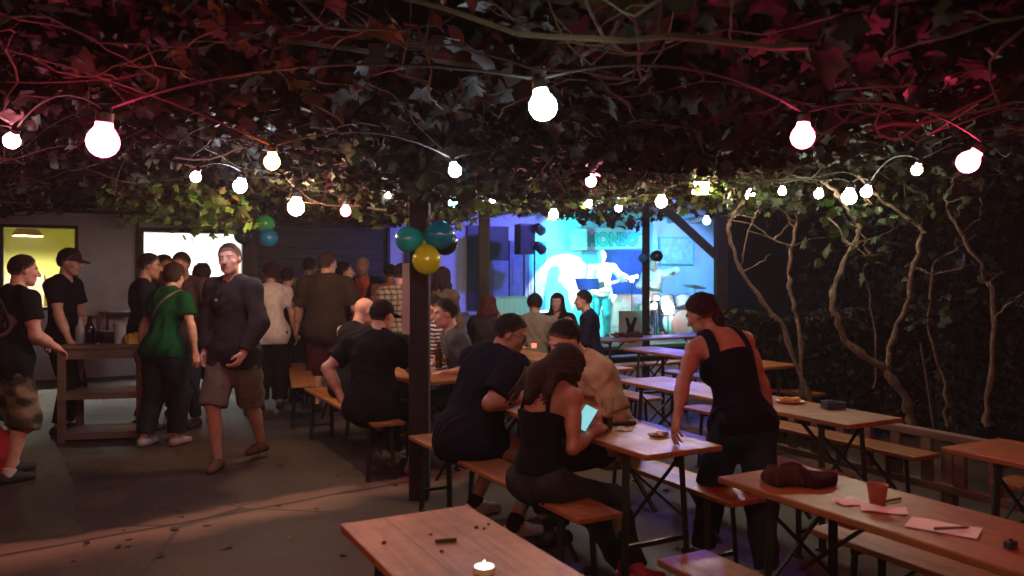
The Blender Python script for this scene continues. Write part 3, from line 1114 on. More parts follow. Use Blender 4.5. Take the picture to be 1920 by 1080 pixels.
def room_lamp(name, label, t, y, z, colour, watts, cat, shade=None):
    root = tag(empty(name, bw(t, -y, z)), label, cat)
    e = MB()
    e.lathe([(0.02, -0.06), (0.05, -0.03), (0.06, 0.0), (0.045, 0.04), (0.02, 0.07)], 12)
    e.build("bulb", mat_emit(name + '_glow', colour, watts), root, smooth=True)
    c = MB()
    c.tube([(0, 0, 0.06), (0, 0, 2.7 - z)], 0.006)
    c.build("cable", M['black'], root)
    if shade:
        s_ = MB()
        s_.lathe([(0.22, -0.10), (0.215, -0.06), (0.12, 0.06), (0.03, 0.11)], 20)
        s_.f = s_.f[:-2]
        so = s_.build("lamp_shade", shade, root, smooth=True)
    return root


room_lamp("pendant_lamp", "round pendant lamp hanging inside the yellow room behind the window", 0.30, 1.3, 2.36, (1, 0.93, 0.75), 2400, "lamp",
          mat_plain('brown_lamp_shade', (0.30, 0.19, 0.10), 0.6))
# bright panel light inside the serving window
tube = tag(empty("ceiling_light", bw(2.9, -1.0, 2.62), ANG_V), "bright strip light on the ceiling behind the white serving window", "light")
e = MB(); e.box(-0.9, 0.9, -0.25, 0.25, 0.0, 0.03); e.build("diffuser", mat_emit('tube_glow', (1.0, 0.97, 0.94), 38), tube)
e = MB(); e.box(-0.94, 0.94, -0.29, 0.29, 0.031, 0.07); e.build("housing", M['frame'], tube)
# menu card and white box on the sill
m = MB(); m.box(-0.06, 0.06, -0.05, 0.05, 0, 0.16); m.box(-0.05, 0.05, -0.04, 0.04, 0.16, 0.175)
tag(m.build("paper_box", M['white'], None, bw(0.95, 0.02, 1.18), ANG_V, bevel=0.006), "small white box on the sill of the yellow window", "box")
# black shutter wall
sh_ = MB()
for i in range(13):
    z = 0.02 + i * 0.188
    sh_.box(3.66, 6.06, -0.05, -0.003, z, z + 0.183)
so = sh_.build("roller_shutter", M['shutter'], b, bevel=0.006)
m = MB(); m.box(3.6, 6.12, -0.12, -0.052, 2.47, 2.56); m.box(3.58, 3.655, -0.10, -0.003, 0, 2.468); m.box(6.065, 6.12, -0.10, -0.003, 0, 2.468)
m.build("shutter_rail", M['frame'], b)
m = MB(); m.box(6.42, 7.05, -0.03, -0.003, 0.02, 2.25); do = m.build("door", M['shutter'], b)
m = MB(); m.tube([(6.5, -0.06, 1.05), (6.6, -0.06, 1.05)], 0.01); m.box(6.49, 6.51, -0.06, -0.03, 1.04, 1.06); m.build("handle", M['chrome'], do)
# dark panels and pale doors left of the stage
m = MB(); m.box(7.72, 8.62, -0.05, -0.003, 0.92, 2.58); m.build("dark_panel", M['shutter'], b)
for i, x in enumerate((8.18, 8.62, 9.05)):
    m = MB()
    m.box(x + 0.01, x + 0.42, -0.085, -0.052 if x < 8.6 else -0.003, 0.75, 1.9 if x < 8.6 else 2.3)
    m.box(x + 0.06, x + 0.37, -0.098, -0.086, 0.85, 1.80 if x < 8.6 else 2.2)
    m.build("door_leaf", mat_plain('blue_grey_door_paint', (0.16, 0.20, 0.34), 0.5), b, bevel=0.006)
m = MB(); m.box(7.62, 9.5, -0.3, -0.003, 0.86, 0.90); m.build("ledge", M['stagewall'], b)
# white board behind the musicians, wall box above it, dark blue niche
m = MB(); m.box(9.46, 10.36, -0.04, -0.003, 0.36, 2.13); m.build("backdrop_board", mat_plain('white_board', (0.55, 0.55, 0.55), 0.7, noise=0.04), b)
m = MB(); m.box(9.97, 10.36, -0.26, -0.041, 2.135, 2.58); m.build("wall_box", mat_plain('pale_wall_box', (0.55, 0.6, 0.6), 0.5), b, bevel=0.01)
m = MB(); m.box(10.95, 12.1, -0.03, -0.0125, 0.36, 2.16); m.build("dark_panel", mat_plain('blue_panel', (0.05, 0.07, 0.25), 0.6), b)
m = MB(); m.box(10.42, 10.82, -0.05, -0.0125, 2.05, 2.14); m.build("shelf", mat_plain('shelf', (0.25, 0.22, 0.35), 0.6), b)
# framed pale board on the wall beside the drums
m = MB(); m.box(12.45, 13.35, -0.05, -0.003, 1.88, 2.44); wf_ = m.build("wall_board", mat_plain('pale_board', (0.5, 0.6, 0.66), 0.6), b)
m = MB()
for a in ((12.41, 13.39, 2.44, 2.47), (12.41, 13.39, 1.85, 1.88), (12.41, 12.45, 1.88, 2.44), (13.35, 13.39, 1.88, 2.44)):
    m.box(a[0], a[1], -0.062, -0.003, a[2], a[3])
m.build("frame", mat_plain('teal_frame', (0.15, 0.5, 0.5), 0.5), wf_)
# stage roof: boards rising towards the yard, on rafters
w = MB()
w.add([(7.4, -2.9, 3.22), (14.3, -2.9, 3.22), (14.3, 0.3, 2.90), (7.4, 0.3, 2.90), (7.4, -2.9, 3.28), (14.3, -2.9, 3.28), (14.3, 0.3, 2.96), (7.4, 0.3, 2.96)],
      [(3, 2, 1, 0), (4, 5, 6, 7), (0, 1, 5, 4), (1, 2, 6, 5), (2, 3, 7, 6), (3, 0, 4, 7)])
w.build("stage_roof", M['stageroof'], b)
for i in range(10):
    x = 7.75 + i * 0.62
    r = MB(); r.bar((x, -2.85, 3.13), (x, -0.003, 2.845), 0.12, 0.13)
    r.build("rafter", M['stageroof'], b)
# stage platform
st = empty("stage", W0, ANG_V)
tag(st, "low wooden stage platform along the plaster wall under the blue light", "stage")
m = MB(); m.box(7.9, 14.1, -2.6, -0.003, 0.29, 0.35); m.build("stage_floor", mat_wood('stage_boards', (0.12, 0.09, 0.07), (0.3, 0.25, 0.2), 0.5, planks=0.14), st)
m = MB(); m.box(7.92, 14.08, -2.57, -2.54, 0, 0.289); m.box(7.92, 7.95, -2.53, -0.01, 0, 0.289); m.build("skirt", M['black'], st)

# banner with raised bubble lettering on the wall
bn = empty("banner", W0, ANG_V)
tag(bn, "pale banner with fat rising turquoise lettering above the guitarist", "banner")
m = MB(); m.add([(10.40, -0.07, 2.14), (12.0, -0.07, 2.20), (12.0, -0.07, 2.66), (10.40, -0.07, 2.60), (10.40, -0.064, 2.14), (12.0, -0.064, 2.20), (12.0, -0.064, 2.66), (10.40, -0.064, 2.60)],
              [(0, 1, 2, 3), (7, 6, 5, 4), (0, 4, 5, 1), (1, 5, 6, 2), (2, 6, 7, 3), (3, 7, 4, 0)])
m.build("cloth", mat_plain('banner_cloth', (0.60, 0.60, 0.72), 0.8, noise=0.1), bn)
M['bannerink'] = mat_plain('turquoise_ink', (0.05, 0.55, 0.52), 0.6, noise=0.08)
M['bannerline'] = mat_plain('dark_teal_ink', (0.02, 0.22, 0.26), 0.6)
for off, mat_, y in ((0.030, M['bannerline'], -0.072), (0.012, M['bannerink'], -0.076)):
    cu = bpy.data.curves.new("lettering", 'FONT')
    cu.body = "MONSO"
    cu.size = 0.37
    cu.offset = off
    cu.extrude = 0.001
    cu.space_character = 0.98
    cu.materials.append(mat_)
    tmp = bpy.data.objects.new("lettering_curve", cu)
    COL.objects.link(tmp)
    bpy.context.view_layer.update()
    lm = bpy.data.meshes.new_from_object(tmp.evaluated_get(bpy.context.evaluated_depsgraph_get()))
    bpy.data.objects.remove(tmp)
    to = link("lettering", lm, None, bn)
    to.location = (10.46, y, 2.235)
    to.rotation_euler = (math.radians(90), 0, 0)
    to.rotation_euler = (Matrix.Rotation(math.radians(-2.0), 3, 'Y') @ Matrix.Rotation(math.radians(90), 3, 'X')).to_euler()
m = MB(); m.add([(11.55, -0.079, 2.34), (11.98, -0.079, 2.54), (11.60, -0.079, 2.57), (11.55, -0.077, 2.34), (11.98, -0.077, 2.54), (11.60, -0.077, 2.57)],
              [(0, 1, 2), (5, 4, 3), (0, 3, 4, 1), (1, 4, 5, 2), (2, 5, 3, 0)])
m.build("emblem", M['bannerink'], bn)

# ------------------------------------------------------------------ pergola
pg = empty("pergola", (0, 0, 0))
tag(pg, "dark timber pergola with posts and overhead beams carrying the vine", "pergola")
ZB = 2.62


def post(px, d, wd, rough=None):
    p = gnd(px, d)
    m = MB(); m.box(p.x - wd / 2, p.x + wd / 2, p.y - wd / 2, p.y + wd / 2, 0, ZB - 0.001)
    return m.build("post", M['darkwood'], pg, bevel=0.012)


POSTS = [(787, 5.75, 0.142), (908, 9.6, 0.13), (470, 9.2, 0.13), (1211, 11.6, 0.10), (1352, 10.5, 0.16)]
for q in POSTS: post(*q)
# diagonal brace of the far right post
m = MB(); a = gnd(1352, 10.5); m.bar((a.x - 0.06, a.y, 1.86), (a.x - 0.85, a.y + 0.05, 2.60), 0.12, 0.10); m.build("brace", M['darkwood'], pg)
for i in range(9):      # beams across
    p = Vector((-0.673, 5.75, 0)) + U * (3.6 - i * 1.15)
    m = MB(); m.bar(p - V * 6.0 + Vector((0, 0, ZB + 0.23)), p + V * 5.0 + Vector((0, 0, ZB + 0.23)), 0.09, 0.13)
    m.build("beam", M['beamwood'], pg)
for i, off in enumerate((-5.2, -2.6, 0.0, 2.6, 4.8)):
    p = Vector((-0.673, 5.75, 0)) + V * off
    m = MB(); m.bar(p + U * 4.6 + Vector((0, 0, ZB + 0.08)), p - U * 6.0 + Vector((0, 0, ZB + 0.08)), 0.12, 0.155)
    m.build("beam", M['beamwood'], pg)

# ------------------------------------------------------------------ vine canopy: stems and grape leaves
rg = np.random.RandomState(11)
rnd = random.Random(11)


def zcan(x, y):
    return 2.40 + 0.10 * math.sin(x * 1.3 + 0.7 * y) + 0.07 * math.sin(2.1 * y - 0.8 * x + 1)


LEAF = [(0, -0.35), (0.30, -0.52), (0.52, -0.22), (0.40, 0.02), (0.62, 0.24), (0.28, 0.38), (0.0, 0.78), (-0.28, 0.38), (-0.62, 0.24), (-0.40, 0.02), (-0.52, -0.22), (-0.30, -0.52)]


def leaves_mesh(name, pts, sizes, cols, droop=0.5, seed=0):
    """grape leaves: lobed, folded along the midrib, hanging at random"""
    r_ = np.random.RandomState(seed)
    n = len(pts)
    out = np.array(LEAF)
    k = len(out)
    base = np.zeros((k + 1, 3))
    base[1:, 0] = out[:, 0]
    base[1:, 1] = out[:, 1]
    base[1:, 2] = -0.35 * np.abs(out[:, 0]) - 0.15 * out[:, 1] ** 2
    az = r_.uniform(0, 2 * np.pi, n)
    tl = r_.normal(0, droop, n)
    rl = r_.normal(0, droop * 0.8, n)
    ca, sa, ct, stt, cr, sr = np.cos(az), np.sin(az), np.cos(tl), np.sin(tl), np.cos(rl), np.sin(rl)
    B = base[None] * np.array(sizes)[:, None, None] * r_.uniform(0.7, 1.25, (n, 1, 3))
    B[..., 2] *= r_.uniform(-0.8, 2.6, (n, 1))
    B += r_.normal(0, 0.05, B.shape) * np.array(sizes)[:, None, None]
    x, y, z = B[..., 0], B[..., 1], B[..., 2]
    x, z = x * cr[:, None] + z * sr[:, None], -x * sr[:, None] + z * cr[:, None]
    y, z = y * ct[:, None] - z * stt[:, None], y * stt[:, None] + z * ct[:, None]
    x, y = x * ca[:, None] - y * sa[:, None], x * sa[:, None] + y * ca[:, None]
    vv = np.stack([x, y, z], -1) + np.array(pts)[:, None, :]
    tri = np.array([(0, i + 1, (i + 1) % k + 1) for i in range(k)])
    tris = (tri[None] + (np.arange(n) * (k + 1))[:, None, None]).reshape(-1, 3)
    me = mesh_np(name, vv.reshape(-1, 3), np.zeros((0, 4)), smooth=False, tris=tris)
    vcol(me, np.repeat(np.array(cols), k + 1, 0))
    return me


def leaf_material():
    k = NT("grape_leaf")
    a = k.n("Attribute", attribute_name="Col")
    v = k.coords()
    nz = k.n("TexNoise", Scale=30.0, Detail=4.0)
    k.l(v, nz.inputs["Vector"])
    var = k.ramp(nz.outputs["Fac"], [(0.3, (0.7, 0.7, 0.65)), (0.7, (1.25, 1.2, 1.0))])
    col = k.mix(1.0, a.outputs["Color"], var, 'MULTIPLY')
    k.l(col, k.b.inputs["Base Color"])
    k.set(Roughness=0.6)
    tr = k.n("BsdfTranslucent")
    k.l(col, tr.inputs["Color"])
    mx = k.n("MixShader")
    mx.inputs[0].default_value = 0.3
    k.l(k.b.outputs[0], mx.inputs[1])
    k.l(tr.outputs[0], mx.inputs[2])
    k.l(mx.outputs[0], k.out.inputs["Surface"])
    return k.m


M['leaf'] = leaf_material()
M['bark'] = mat_plain('vine_bark', (0.095, 0.062, 0.042), 0.9, noise=0.7, nscale=30, bump=1.0, bscale=45)
M['twig'] = mat_plain('dry_vine_twig', (0.042, 0.029, 0.022), 0.8, noise=0.4, nscale=20)
vine = empty("vine_canopy", (0, 0, 2.4))
tag(vine, "thick grapevine canopy of leaves and dry stems covering the pergola overhead", "vine")
pts, sz, cl = [], [], []
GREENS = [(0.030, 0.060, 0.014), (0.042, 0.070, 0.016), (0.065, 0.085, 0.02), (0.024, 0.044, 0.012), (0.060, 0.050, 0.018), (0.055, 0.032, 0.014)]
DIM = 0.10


def in_canopy(x, y):
    q = Vector((x + 0.673, y - 5.75, 0))
    a, b_ = q.dot(U), q.dot(V)
    return -5.4 < a < 4.9 and -6.0 < b_ < 4.9


cl_c = [(rnd.uniform(-9, 7), rnd.uniform(0.3, 12)) for _ in range(190)]
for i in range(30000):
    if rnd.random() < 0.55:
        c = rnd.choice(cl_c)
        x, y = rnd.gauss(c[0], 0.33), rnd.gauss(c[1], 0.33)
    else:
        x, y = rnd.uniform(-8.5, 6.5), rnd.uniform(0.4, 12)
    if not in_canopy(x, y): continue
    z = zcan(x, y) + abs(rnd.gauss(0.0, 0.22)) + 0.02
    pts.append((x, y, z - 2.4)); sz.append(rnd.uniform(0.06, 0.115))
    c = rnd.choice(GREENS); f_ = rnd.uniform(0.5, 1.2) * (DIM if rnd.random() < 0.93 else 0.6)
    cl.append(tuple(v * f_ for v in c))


def hang(px, py, d, n, rx, rz, green=1.0, s=(0.06, 0.10)):
    """a clump of leaves hanging from the canopy's edge"""
    c = at(px, py, d)
    for i in range(n):
        pts.append((c.x + rnd.gauss(0, rx), c.y + rnd.gauss(0, rx * 0.8), c.z - 2.4 + rnd.gauss(0, rz)))
        sz.append(rnd.uniform(*s))
        q = rnd.choice(GREENS[:4])
        cl.append(tuple(v * green * rnd.uniform(0.8, 1.4) for v in q))  # leaf colour scaled per clump: painted brighter where lit, darker where unlit


# hanging fringe seen against the house, by the posts and round the flood lamp
for q in ((775, 318, 5.2, 70, .16, .10, 0.35), (812, 322, 5.25, 70, .16, .10, 0.35), (792, 290, 5.1, 60, .2, .10, 0.35), (330, 378, 7.6, 170, .34, .12, 2.4), (390, 398, 7.5, 110, .2, .12, 2.6), (270, 362, 7.8, 90, .3, .10, 2.4), 
          (560, 352, 8.4, 60, .3, .08, 0.7), (650, 372, 8.4, 70, .3, .08, 0.9), (720, 382, 8.2, 80, .22, .10, 1.2), (830, 372, 7.6, 80, .22, .12, 1.4),
          (860, 392, 7.6, 30, .12, .08, 1.8), (930, 372, 8.8, 100, .35, .10, 1.3), (1010, 362, 9.0, 90, .3, .10, 1.3), (1120, 352, 9.2, 90, .3, .08, 1.4),
          (1200, 342, 8.6, 120, .3, .10, 1.5), (1270, 335, 8.4, 150, .3, .12, 2.0), (1350, 345, 8.2, 110, .25, .12, 2.0), (1420, 342, 7.8, 90, .3, .12, 1.4),
          (1520, 338, 7.4, 80, .3, .10, 0.7), (1600, 370, 7.2, 40, .25, .12, 0.6), (1680, 360, 7.0, 60, .35, .15, 0.45), (1780, 355, 6.6, 70, .35, .16, 0.35),
          (1880, 360, 6.4, 60, .3, .2, 0.3), (1545, 430, 7.4, 16, .2, .12, 0.7), (1640, 520, 7.6, 8, .3, .2, 0.5), (1740, 590, 7.4, 10, .3, .2, 0.5), (1850, 560, 7.0, 10, .3, .3, 0.5),
          (60, 352, 7.4, 50, .35, .06, 0.5), (170, 355, 7.4, 60, .3, .06, 0.6)):
    hang(*q)
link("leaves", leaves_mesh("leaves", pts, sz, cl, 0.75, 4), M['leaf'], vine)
tw = MB()


def walk(p, dirv, n, step, r0, r1, wander=0.35, zlo=2.32, zhi=2.75, sides=5):
    P_ = [Vector(p)]
    d_ = Vector(dirv).normalized()
    for i in range(n):
        d_ = (d_ + Vector((rnd.gauss(0, wander), rnd.gauss(0, wander), rnd.gauss(0, wander * 0.55)))).normalized()
        q = P_[-1] + d_ * step
        lo = zcan(q.x, q.y) - 0.12
        if q.z < lo: q.z = lo; d_.z = abs(d_.z) * 0.5
        if q.z > zhi: q.z = zhi; d_.z = -abs(d_.z) * 0.5
        P_.append(q)
    tw.tube([x - Vector((0, 0, 2.4)) for x in P_], [r0 + (r1 - r0) * i / n for i in range(n + 1)], sides)
    return P_


for i in range(620):
    x, y = rnd.uniform(-7.5, 5.8), rnd.uniform(0.9, 10.5)
    if not in_canopy(x, y): continue
    a = rnd.uniform(0, 6.28)
    big = rnd.random()
    r0 = 0.013 if big > 0.93 else (0.0075 if big > 0.6 else 0.0042)
    P_ = walk((x, y, zcan(x, y) + rnd.uniform(-0.08, 0.2)), (math.cos(a), math.sin(a), rnd.uniform(-0.2, 0.2)), rnd.randint(8, 18), rnd.uniform(0.07, 0.13), r0, r0 * 0.4)
    for q in P_[2::5]:
        if rnd.random() < 0.6:
            a = rnd.uniform(0, 6.28)
            walk(q, (math.cos(a), math.sin(a), -0.2), rnd.randint(3, 6), 0.05, 0.004, 0.002, 0.4)
tw.build("stems", M['twig'], vine, smooth=True)

# ------------------------------------------------------------------ the vine trunks and hedge on the right
def trunk_px(mb, pts, d, r):
    n = len(pts)
    P_ = []
    for i in range(n - 1):      # Catmull-Rom through the photographed line
        p0, p1, p2, p3 = pts[max(i - 1, 0)], pts[i], pts[i + 1], pts[min(i + 2, n - 1)]
        for k in range(5):
            t = k / 5
            P_.append(tuple(0.5 * (2 * p1[c] + (p2[c] - p0[c]) * t + (2 * p0[c] - 5 * p1[c] + 4 * p2[c] - p3[c]) * t * t + (3 * p1[c] - p0[c] - 3 * p2[c] + p3[c]) * t ** 3) for c in (0, 1, 2)))
    P_.append(pts[-1])
    m_ = len(P_)
    pos = []
    for i, q in enumerate(P_):
        v_ = at(q[0], q[1], d + q[2])
        v_ += Vector((rnd.gauss(0, 0.008), rnd.gauss(0, 0.02), 0))
        pos.append(v_)
    mb.tube(pos, [0.56 * (r[0] + (r[1] - r[0]) * i / (m_ - 1)) * (1 + 0.16 * math.sin(i * 1.7) + rnd.uniform(-.16, .16) + (0.35 if i % 9 == 4 else 0)) for i in range(m_)], 8)


def grapevine(label, curves, d, leaf_at=()):
    root = tag(empty("grapevine", gnd(curves[0][0][0][0], d)), label, "vine", "grapevines climbing the pergola's right side")
    mb = MB()
    for pts_, r in curves:
        trunk_px(mb, pts_, d, r)
    xs = [q[0] for c_ in curves for q in c_[0]]
    for i in range(9):                                    # thin side shoots crossing under the canopy
        src = rnd.choice(rnd.choice(curves)[0])
        if src[1] > 560: continue
        a, ln = rnd.uniform(-2.9, -0.2), rnd.uniform(50, 120)
        p1 = (src[0] + math.cos(a) * ln * .5 + rnd.gauss(0, 10), src[1] + math.sin(a) * ln * .35, src[2] + rnd.uniform(-.15, .15))
        p2 = (src[0] + math.cos(a) * ln + rnd.gauss(0, 14), src[1] + math.sin(a) * ln * .6 + rnd.uniform(-10, 25), p1[2] + rnd.uniform(-.15, .15))
        trunk_px(mb, [src, p1, p2], d, (.013, .005))
    off = root.location
    mb.v = [(v[0] - off.x, v[1] - off.y, v[2] - off.z) for v in mb.v]
    mb.build("trunk", M['bark'], root, smooth=True, angle=80)
    if leaf_at:
        p_, s_, c_ = [], [], []
        for (px, py, n, rad) in leaf_at:
            for i in range(n):
                c = at(px + rnd.gauss(0, rad), py + rnd.gauss(0, rad * 0.6), d + rnd.gauss(0, 0.25)) - off
                p_.append(tuple(c)); s_.append(rnd.uniform(0.05, 0.09))
                q = rnd.choice(GREENS[:3]); c_.append(tuple(v * rnd.uniform(0.15, 0.45) for v in q))
        link("crown", leaves_mesh("crown", p_, s_, c_, 0.7, int(curves[0][0][0][0])), M['leaf'], root)


grapevine("forked vine trunk splitting into two curved stems behind the railing",
          [([(1712, 800, 0), (1700, 755, 0), (1660, 692, 0)], (.075, .06)),
           ([(1660, 692, 0), (1600, 650, 0), (1562, 580, 0), (1566, 525, 0.1), (1606, 450, 0), (1608, 420, 0), (1575, 372, 0), (1545, 340, 0)], (.050, .022)),
           ([(1660, 692, 0), (1680, 620, 0), (1702, 560, 0), (1722, 460, 0), (1728, 430, 0), (1690, 400, 0), (1640, 365, 0), (1610, 330, 0)], (.042, .020)),
           ([(1590, 460, 0), (1570, 430, 0), (1555, 405, 0.1)], (.016, .008)), ([(1715, 500, 0), (1750, 515, -.1)], (.010, .005)),
           ([(1600, 462, 0), (1630, 480, -.1), (1670, 470, -.2)], (.013, .005))], 6.6, ((1600, 395, 26, 30), (1690, 380, 26, 30), (1640, 470, 8, 22)))
grapevine("bow shaped vine stem next to the stage end of the hedge",
          [([(1520, 760, 0), (1470, 620, 0), (1448, 588, 0), (1396, 520, 0), (1366, 440, 0), (1372, 410, 0), (1392, 380, 0), (1420, 345, 0)], (.042, .020)),
           ([(1390, 510, 0), (1395, 470, -.1), (1412, 412, -.1), (1425, 390, -.1)], (.014, .008)),
           ([(1368, 412, 0), (1420, 425, .1), (1450, 450, .1), (1486, 462, .1)], (.012, .010))], 7.3, ((1410, 375, 40, 25),))
grapevine("straight vine stem with many forked twigs under the white lamps",
          [([(1506, 760, 0), (1500, 620, 0), (1484, 560, 0), (1480, 500, 0), (1492, 420, 0), (1490, 380, 0), (1478, 340, 0)], (.036, .018)),
           ([(1490, 425, 0), (1465, 395, .1), (1440, 365, .1), (1418, 352, .1)], (.016, .007)), ([(1492, 400, 0), (1515, 385, 0), (1530, 362, 0)], (.014, .006)),
           ([(1490, 415, 0), (1460, 382, -.1), (1462, 352, -.1)], (.012, .005)), ([(1486, 462, 0), (1520, 448, 0), (1560, 445, 0)], (.010, .004)),
           ([(1470, 398, 0), (1450, 380, .1), (1438, 345, .2)], (.010, .005)), ([(1500, 395, 0), (1540, 372, .1), (1580, 350, .2)], (.012, .006))], 7.4, ((1470, 360, 60, 30),))
grapevine("thin leaning vine stem at the far right of the hedge",
          [([(1850, 800, 0), (1856, 700, 0), (1862, 560, 0), (1848, 520, 0), (1815, 455, 0), (1788, 415, 0), (1776, 380, 0), (1786, 340, 0)], (.040, .016)),
           ([(1862, 600, 0), (1890, 570, -.2), (1930, 545, -.4)], (.016, .012)), ([(1800, 440, 0), (1840, 405, -.1)], (.010, .004))], 6.4, ((1800, 385, 30, 35), (1880, 500, 10, 40)))
grapevine("slender vine stem crossing low behind the forked trunk",
          [([(1775, 800, 0), (1770, 720, 0), (1745, 620, 0), (1752, 500, 0), (1790, 470, 0), (1830, 440, 0)], (.026, .012)),
           ([(1640, 620, .5), (1600, 600, .4), (1560, 590, .3)], (.012, .006)), ([(1642, 730, .5), (1638, 600, .5), (1620, 500, .4), (1660, 495, .3)], (.018, .008))], 7.2, ((1745, 590, 40, 40), (1690, 530, 12, 14)))
# a cut cane leaning behind the railing
m = MB(); m.tube([at(1752, 812, 6.2), at(1742, 740, 6.22), at(1726, 642, 6.25)], [.013, .012, .010], 6)
tag(m.build("garden_cane", M['twig'], smooth=True), "thin bare cane leaning upright behind the grey railing", "cane")


def hedge(label, x0, x1, y0, y1, z1, n, dark=1.0):
    root = tag(empty("hedge", ((x0 + x1) / 2, (y0 + y1) / 2, 0)), label, "hedge")
    p_, s_, c_ = [], [], []
    for i in range(n):
        q = rnd.random()
        x = rnd.uniform(x0, x1) - (x0 + x1) / 2
        z = rnd.uniform(0.02, z1)
        y = y0 - (y0 + y1) / 2 + abs(rnd.gauss(0, 0.10))
        if q > 0.75:
            y = rnd.uniform(y0, y1) - (y0 + y1) / 2; z = z1 - abs(rnd.gauss(0, 0.06))
        z += 0.05 * math.sin(x * 5)
        p_.append((x, y, z)); s_.append(rnd.uniform(0.035, 0.065))
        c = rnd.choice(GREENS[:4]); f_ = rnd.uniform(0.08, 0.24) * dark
        c_.append(tuple(v * f_ for v in c))
    link("foliage", leaves_mesh("foliage", p_, s_, c_, 0.9, n), M['leaf'], root)
    m = MB()
    hx, hy = (x1 - x0) / 2, (y1 - y0) / 2
    for i in range(40):
        x = rnd.uniform(-hx, hx); y = rnd.uniform(-hy * 0.6, hy)
        m.tube([(x, y, 0), (x + rnd.gauss(0, .06), y, z1 * 0.5), (x + rnd.gauss(0, .1), y, z1 * 0.92)], [.014, .010, .004], 5)
    m.build("stems", M['twig'], root)
    return root


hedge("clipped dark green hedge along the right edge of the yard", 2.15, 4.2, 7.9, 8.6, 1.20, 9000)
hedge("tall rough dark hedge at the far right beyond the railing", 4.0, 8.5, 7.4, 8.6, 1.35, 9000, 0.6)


def tree(label, x, y, h, r, seed):
    root = tag(empty("tree", (x, y, 0)), label, "tree", "dark trees beyond the hedge")
    r_ = random.Random(seed)
    m = MB()
    m.tube([(0, 0, 0), (0.05, 0, h * .3), (-0.05, 0.05, h * .6), (0, 0, h * .85)], [.16, .12, .08, .03], 8)
    tips = []
    for i in range(12):
        a = r_.uniform(0, 6.28); z = h * r_.uniform(.25, .75)
        e_ = Vector((math.cos(a) * r * .7, math.sin(a) * r * .7, z + r_.uniform(0, .5)))
        m.tube([(0, 0, z), tuple(Vector((0, 0, z)).lerp(e_, .5) + Vector((0, 0, .1))), tuple(e_)], [.04, .025, .01], 5)
        tips.append(e_)
    m.build("trunk", M['bark'], root, smooth=True)
    p_, s_, c_ = [], [], []
    for i in range(2600):
        t_ = r_.choice(tips)
        q = t_ + Vector((r_.gauss(0, r * .28), r_.gauss(0, r * .28), r_.gauss(0, r * .3)))
        p_.append(tuple(q)); s_.append(r_.uniform(.07, .13))
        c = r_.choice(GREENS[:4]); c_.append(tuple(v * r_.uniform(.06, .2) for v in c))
    link("crown", leaves_mesh("crown", p_, s_, c_, .9, seed), M['leaf'], root)


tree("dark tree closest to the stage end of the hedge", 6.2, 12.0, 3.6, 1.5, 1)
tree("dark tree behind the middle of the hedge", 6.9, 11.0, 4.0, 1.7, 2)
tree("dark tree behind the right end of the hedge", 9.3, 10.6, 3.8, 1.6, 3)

# low grey railing behind the right-hand tables
fr = empty("railing", (2.1, 6.36, 0), ANG_U)
tag(fr, "low grey wooden railing with upright balusters behind the right tables", "railing")
m = MB(); m.box(-0.35, 3.2, -0.035, 0.035, 0.55, 0.60); m.build("top_rail", M['greywood'], fr, bevel=0.006)
m = MB(); m.box(-0.35, 3.2, -0.03, 0.03, 0.22, 0.27); m.build("bottom_rail", M['greywood'], fr, bevel=0.006)
for i in range(16):
    x = -0.28 + i * 0.225
    m = MB(); m.box(x - 0.035, x + 0.035, -0.02, 0.02, 0.271, 0.549)
    m.build("baluster", M['greywood'], fr, bevel=0.004)
for x in (-0.30, 1.4, 3.12):
    m = MB(); m.box(x - 0.04, x + 0.04, 0.036, 0.11, 0.0, 0.58)
    m.build("post", M['greywood'], fr, bevel=0.006)

# leaves and butts fallen on the yard
p_, s_, c_ = [], [], []
for i in range(420):
    y = rnd.uniform(2.2, 11); x = rnd.uniform(-0.62, 0.55) * y
    p_.append((x, y, 0.012)); s_.append(rnd.uniform(0.02, 0.05))
    c = rnd.choice(GREENS[3:]); c_.append(tuple(v * rnd.uniform(0.6, 2.2) for v in c))
fl_ = link("fallen_leaves", leaves_mesh("fallen_leaves", p_, s_, c_, 0.12, 77), M['leaf'])
tag(fl_, "small dry leaves scattered over the yard", "leaves", kind='stuff')
# thin haze added round the yard to give the bulbs a glow
hz = MB(); hz.box(-60, 60, -20, 60, -1.0, 9.0)
hz_o = hz.build("haze", None)
hm_ = bpy.data.materials.new("smoky_air")
hm_.use_nodes = True
for nd in list(hm_.node_tree.nodes):
    if nd.type == 'BSDF_PRINCIPLED': hm_.node_tree.nodes.remove(nd)
pv = hm_.node_tree.nodes.new("ShaderNodeVolumePrincipled")
pv.inputs["Color"].default_value = (0.88, 0.84, 1.0, 1)
pv.inputs["Density"].default_value = 0.0024
pv.inputs["Anisotropy"].default_value = 0.0
hm_.node_tree.links.new(pv.outputs[0], hm_.node_tree.nodes["Material Output"].inputs["Volume"])
hz_o.data.materials.append(hm_)
tag(hz_o, "thin haze added for a glow round the bulbs", "haze", kind='stuff')
SC.cycles.volume_bounces = 0
# ------------------------------------------------------------------ beer tables and benches
def beer_top(length, width, z, th, name, m, root):
    mb = MB()
    mb.box(-length / 2, length / 2, -width / 2, width / 2, z - th, z)
    return mb.build(name, m, root, bevel=0.006)


